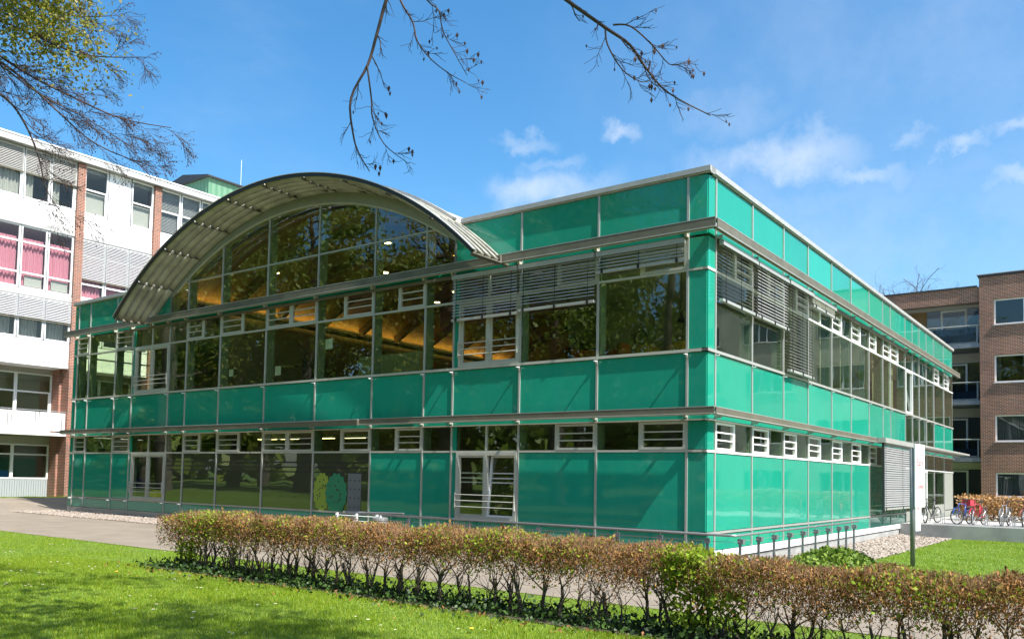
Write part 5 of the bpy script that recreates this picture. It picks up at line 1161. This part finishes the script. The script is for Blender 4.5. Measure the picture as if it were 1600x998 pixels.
def plant(meshes, name, lab, x, y, rz=0, s=1, group=None, z=None):
    t = thing(name, lab, 'tree', (x, y, gz(x, y) if z is None else z), rz, group); t.scale = (s, s, s)
    for n_, me in meshes:
        o = bpy.data.objects.new(n_, me); col.objects.link(o); o.parent = t
        if n_ != 'trunk': o['kind'] = 'stuff'
    return t
TA = whole(11, 15, 5.5, 9000, 'tree_leaf'); TB = whole(12, 17, 6, 2500, 'spring_leaf', .16, .42); TC = whole(13, 12, 5, 12000, 'tree_leaf', .25, .25, 18, .15)
for i, (T, x, y, rz, s) in enumerate([(TA, -20, -24, 0, 1), (TB, -27, -22, 1, 1.05), (TC, -33, -26, 2, 1), (TB, -15, -31, 2.2, 1.1), (TA, -40, -21, 3, 1.1), (TC, -24, -35, 4, 1.15), (TC, -46, -30, .7, 1.2), (TB, -35, -33, 5, 1.1), (TA, -55, -26, 1.5, 1.1), (TC, -10, -38, 3.4, 1.2), (TA, -30, -42, 2.5, 1.3), (TB, -7, -27, .5, 1.0), (TA, -64, -36, .5, 1.3), (TC, -50, -45, 1.1, 1.4), (TC, -16, -48, 1.9, 1.4), (TA, -2, -46, 1.9, 1.3), (TC, -50, -15, .4, 1.0), (TA, -60, -20, 2.4, 1.1), (TC, -71, -24, 3.9, 1.2), (TA, -82, -33, 5.1, 1.3), (TB, -44, -13, 5.6, .9)]):
    plant(T, 'park_tree', 'tall park tree behind the viewer, seen only mirrored in the front glazing', x, y, rz, s * 1.55, 'park trees mirrored in the glass')
TE = whole(31, 21, 8, 10000, 'spring_leaf', .17, .42, 20, .46)
for i, (T, x, y, rz, s, lab) in enumerate([(TE, 1.5, -17.4, .3, 1, 'broad sparse tree beside the viewer whose shadow streaks the lawn'), (TE, 11.6, -16.0, 2.3, .85, 'broad sparse tree right of the viewer')]):
    plant(T, 'lawn_tree', lab, x, y, rz, s)
TD = whole(21, 11, 6.5, 0, None, r=.11, nlimb=34, fork=.45)
for x, y, s, rz, lab in ((-8.4, 62, 1.95, 0, 'bare tree rising behind the brown brick roof, left one'), (-6.0, 64, 1.9, 2, 'bare tree rising behind the brown brick roof, right one')): plant(TD, 'bare_tree', lab, x, y, rz, s, 'bare trees behind the brick building')

# belt of woodland closing the park behind the viewer (mirrored in the glass)
n = 16000; a = NP.uniform(math.radians(150), math.radians(345), n); rr = 95 + NP.normal(0, 6, n); hh = 15 + 5 * np.sin(a * 19) + 3 * np.sin(a * 47 + 1)
P = np.stack([-15 + rr * np.cos(a), -10 + rr * np.sin(a), NP.random(n) ** .8 * hh], 1); V, F = leaves(P, 2.6, 0, .8)
tag(obj('woodland_belt', bulk('woodland_belt', V, F, 'tree_leaf')), 'distant belt of green woodland behind the viewer, mirrored in the glass', 'woodland', kind='stuff')

n = 420; lx = NP.uniform(HX0 - 1, HX1, n); ly = HY - .5 - np.abs(NP.normal(0, .35, n)); lz = np.array([gz(a_, c_) for a_, c_ in zip(lx, ly)]) + .03
V, F = leaves(np.stack([lx, ly, lz], 1), .05, -.1, .6); tag(obj('leaf_litter', bulk('leaf_litter', V, F, 'dry_leaf')), 'scattered dry brown leaves on the grass along the hedge', 'leaves', kind='stuff')
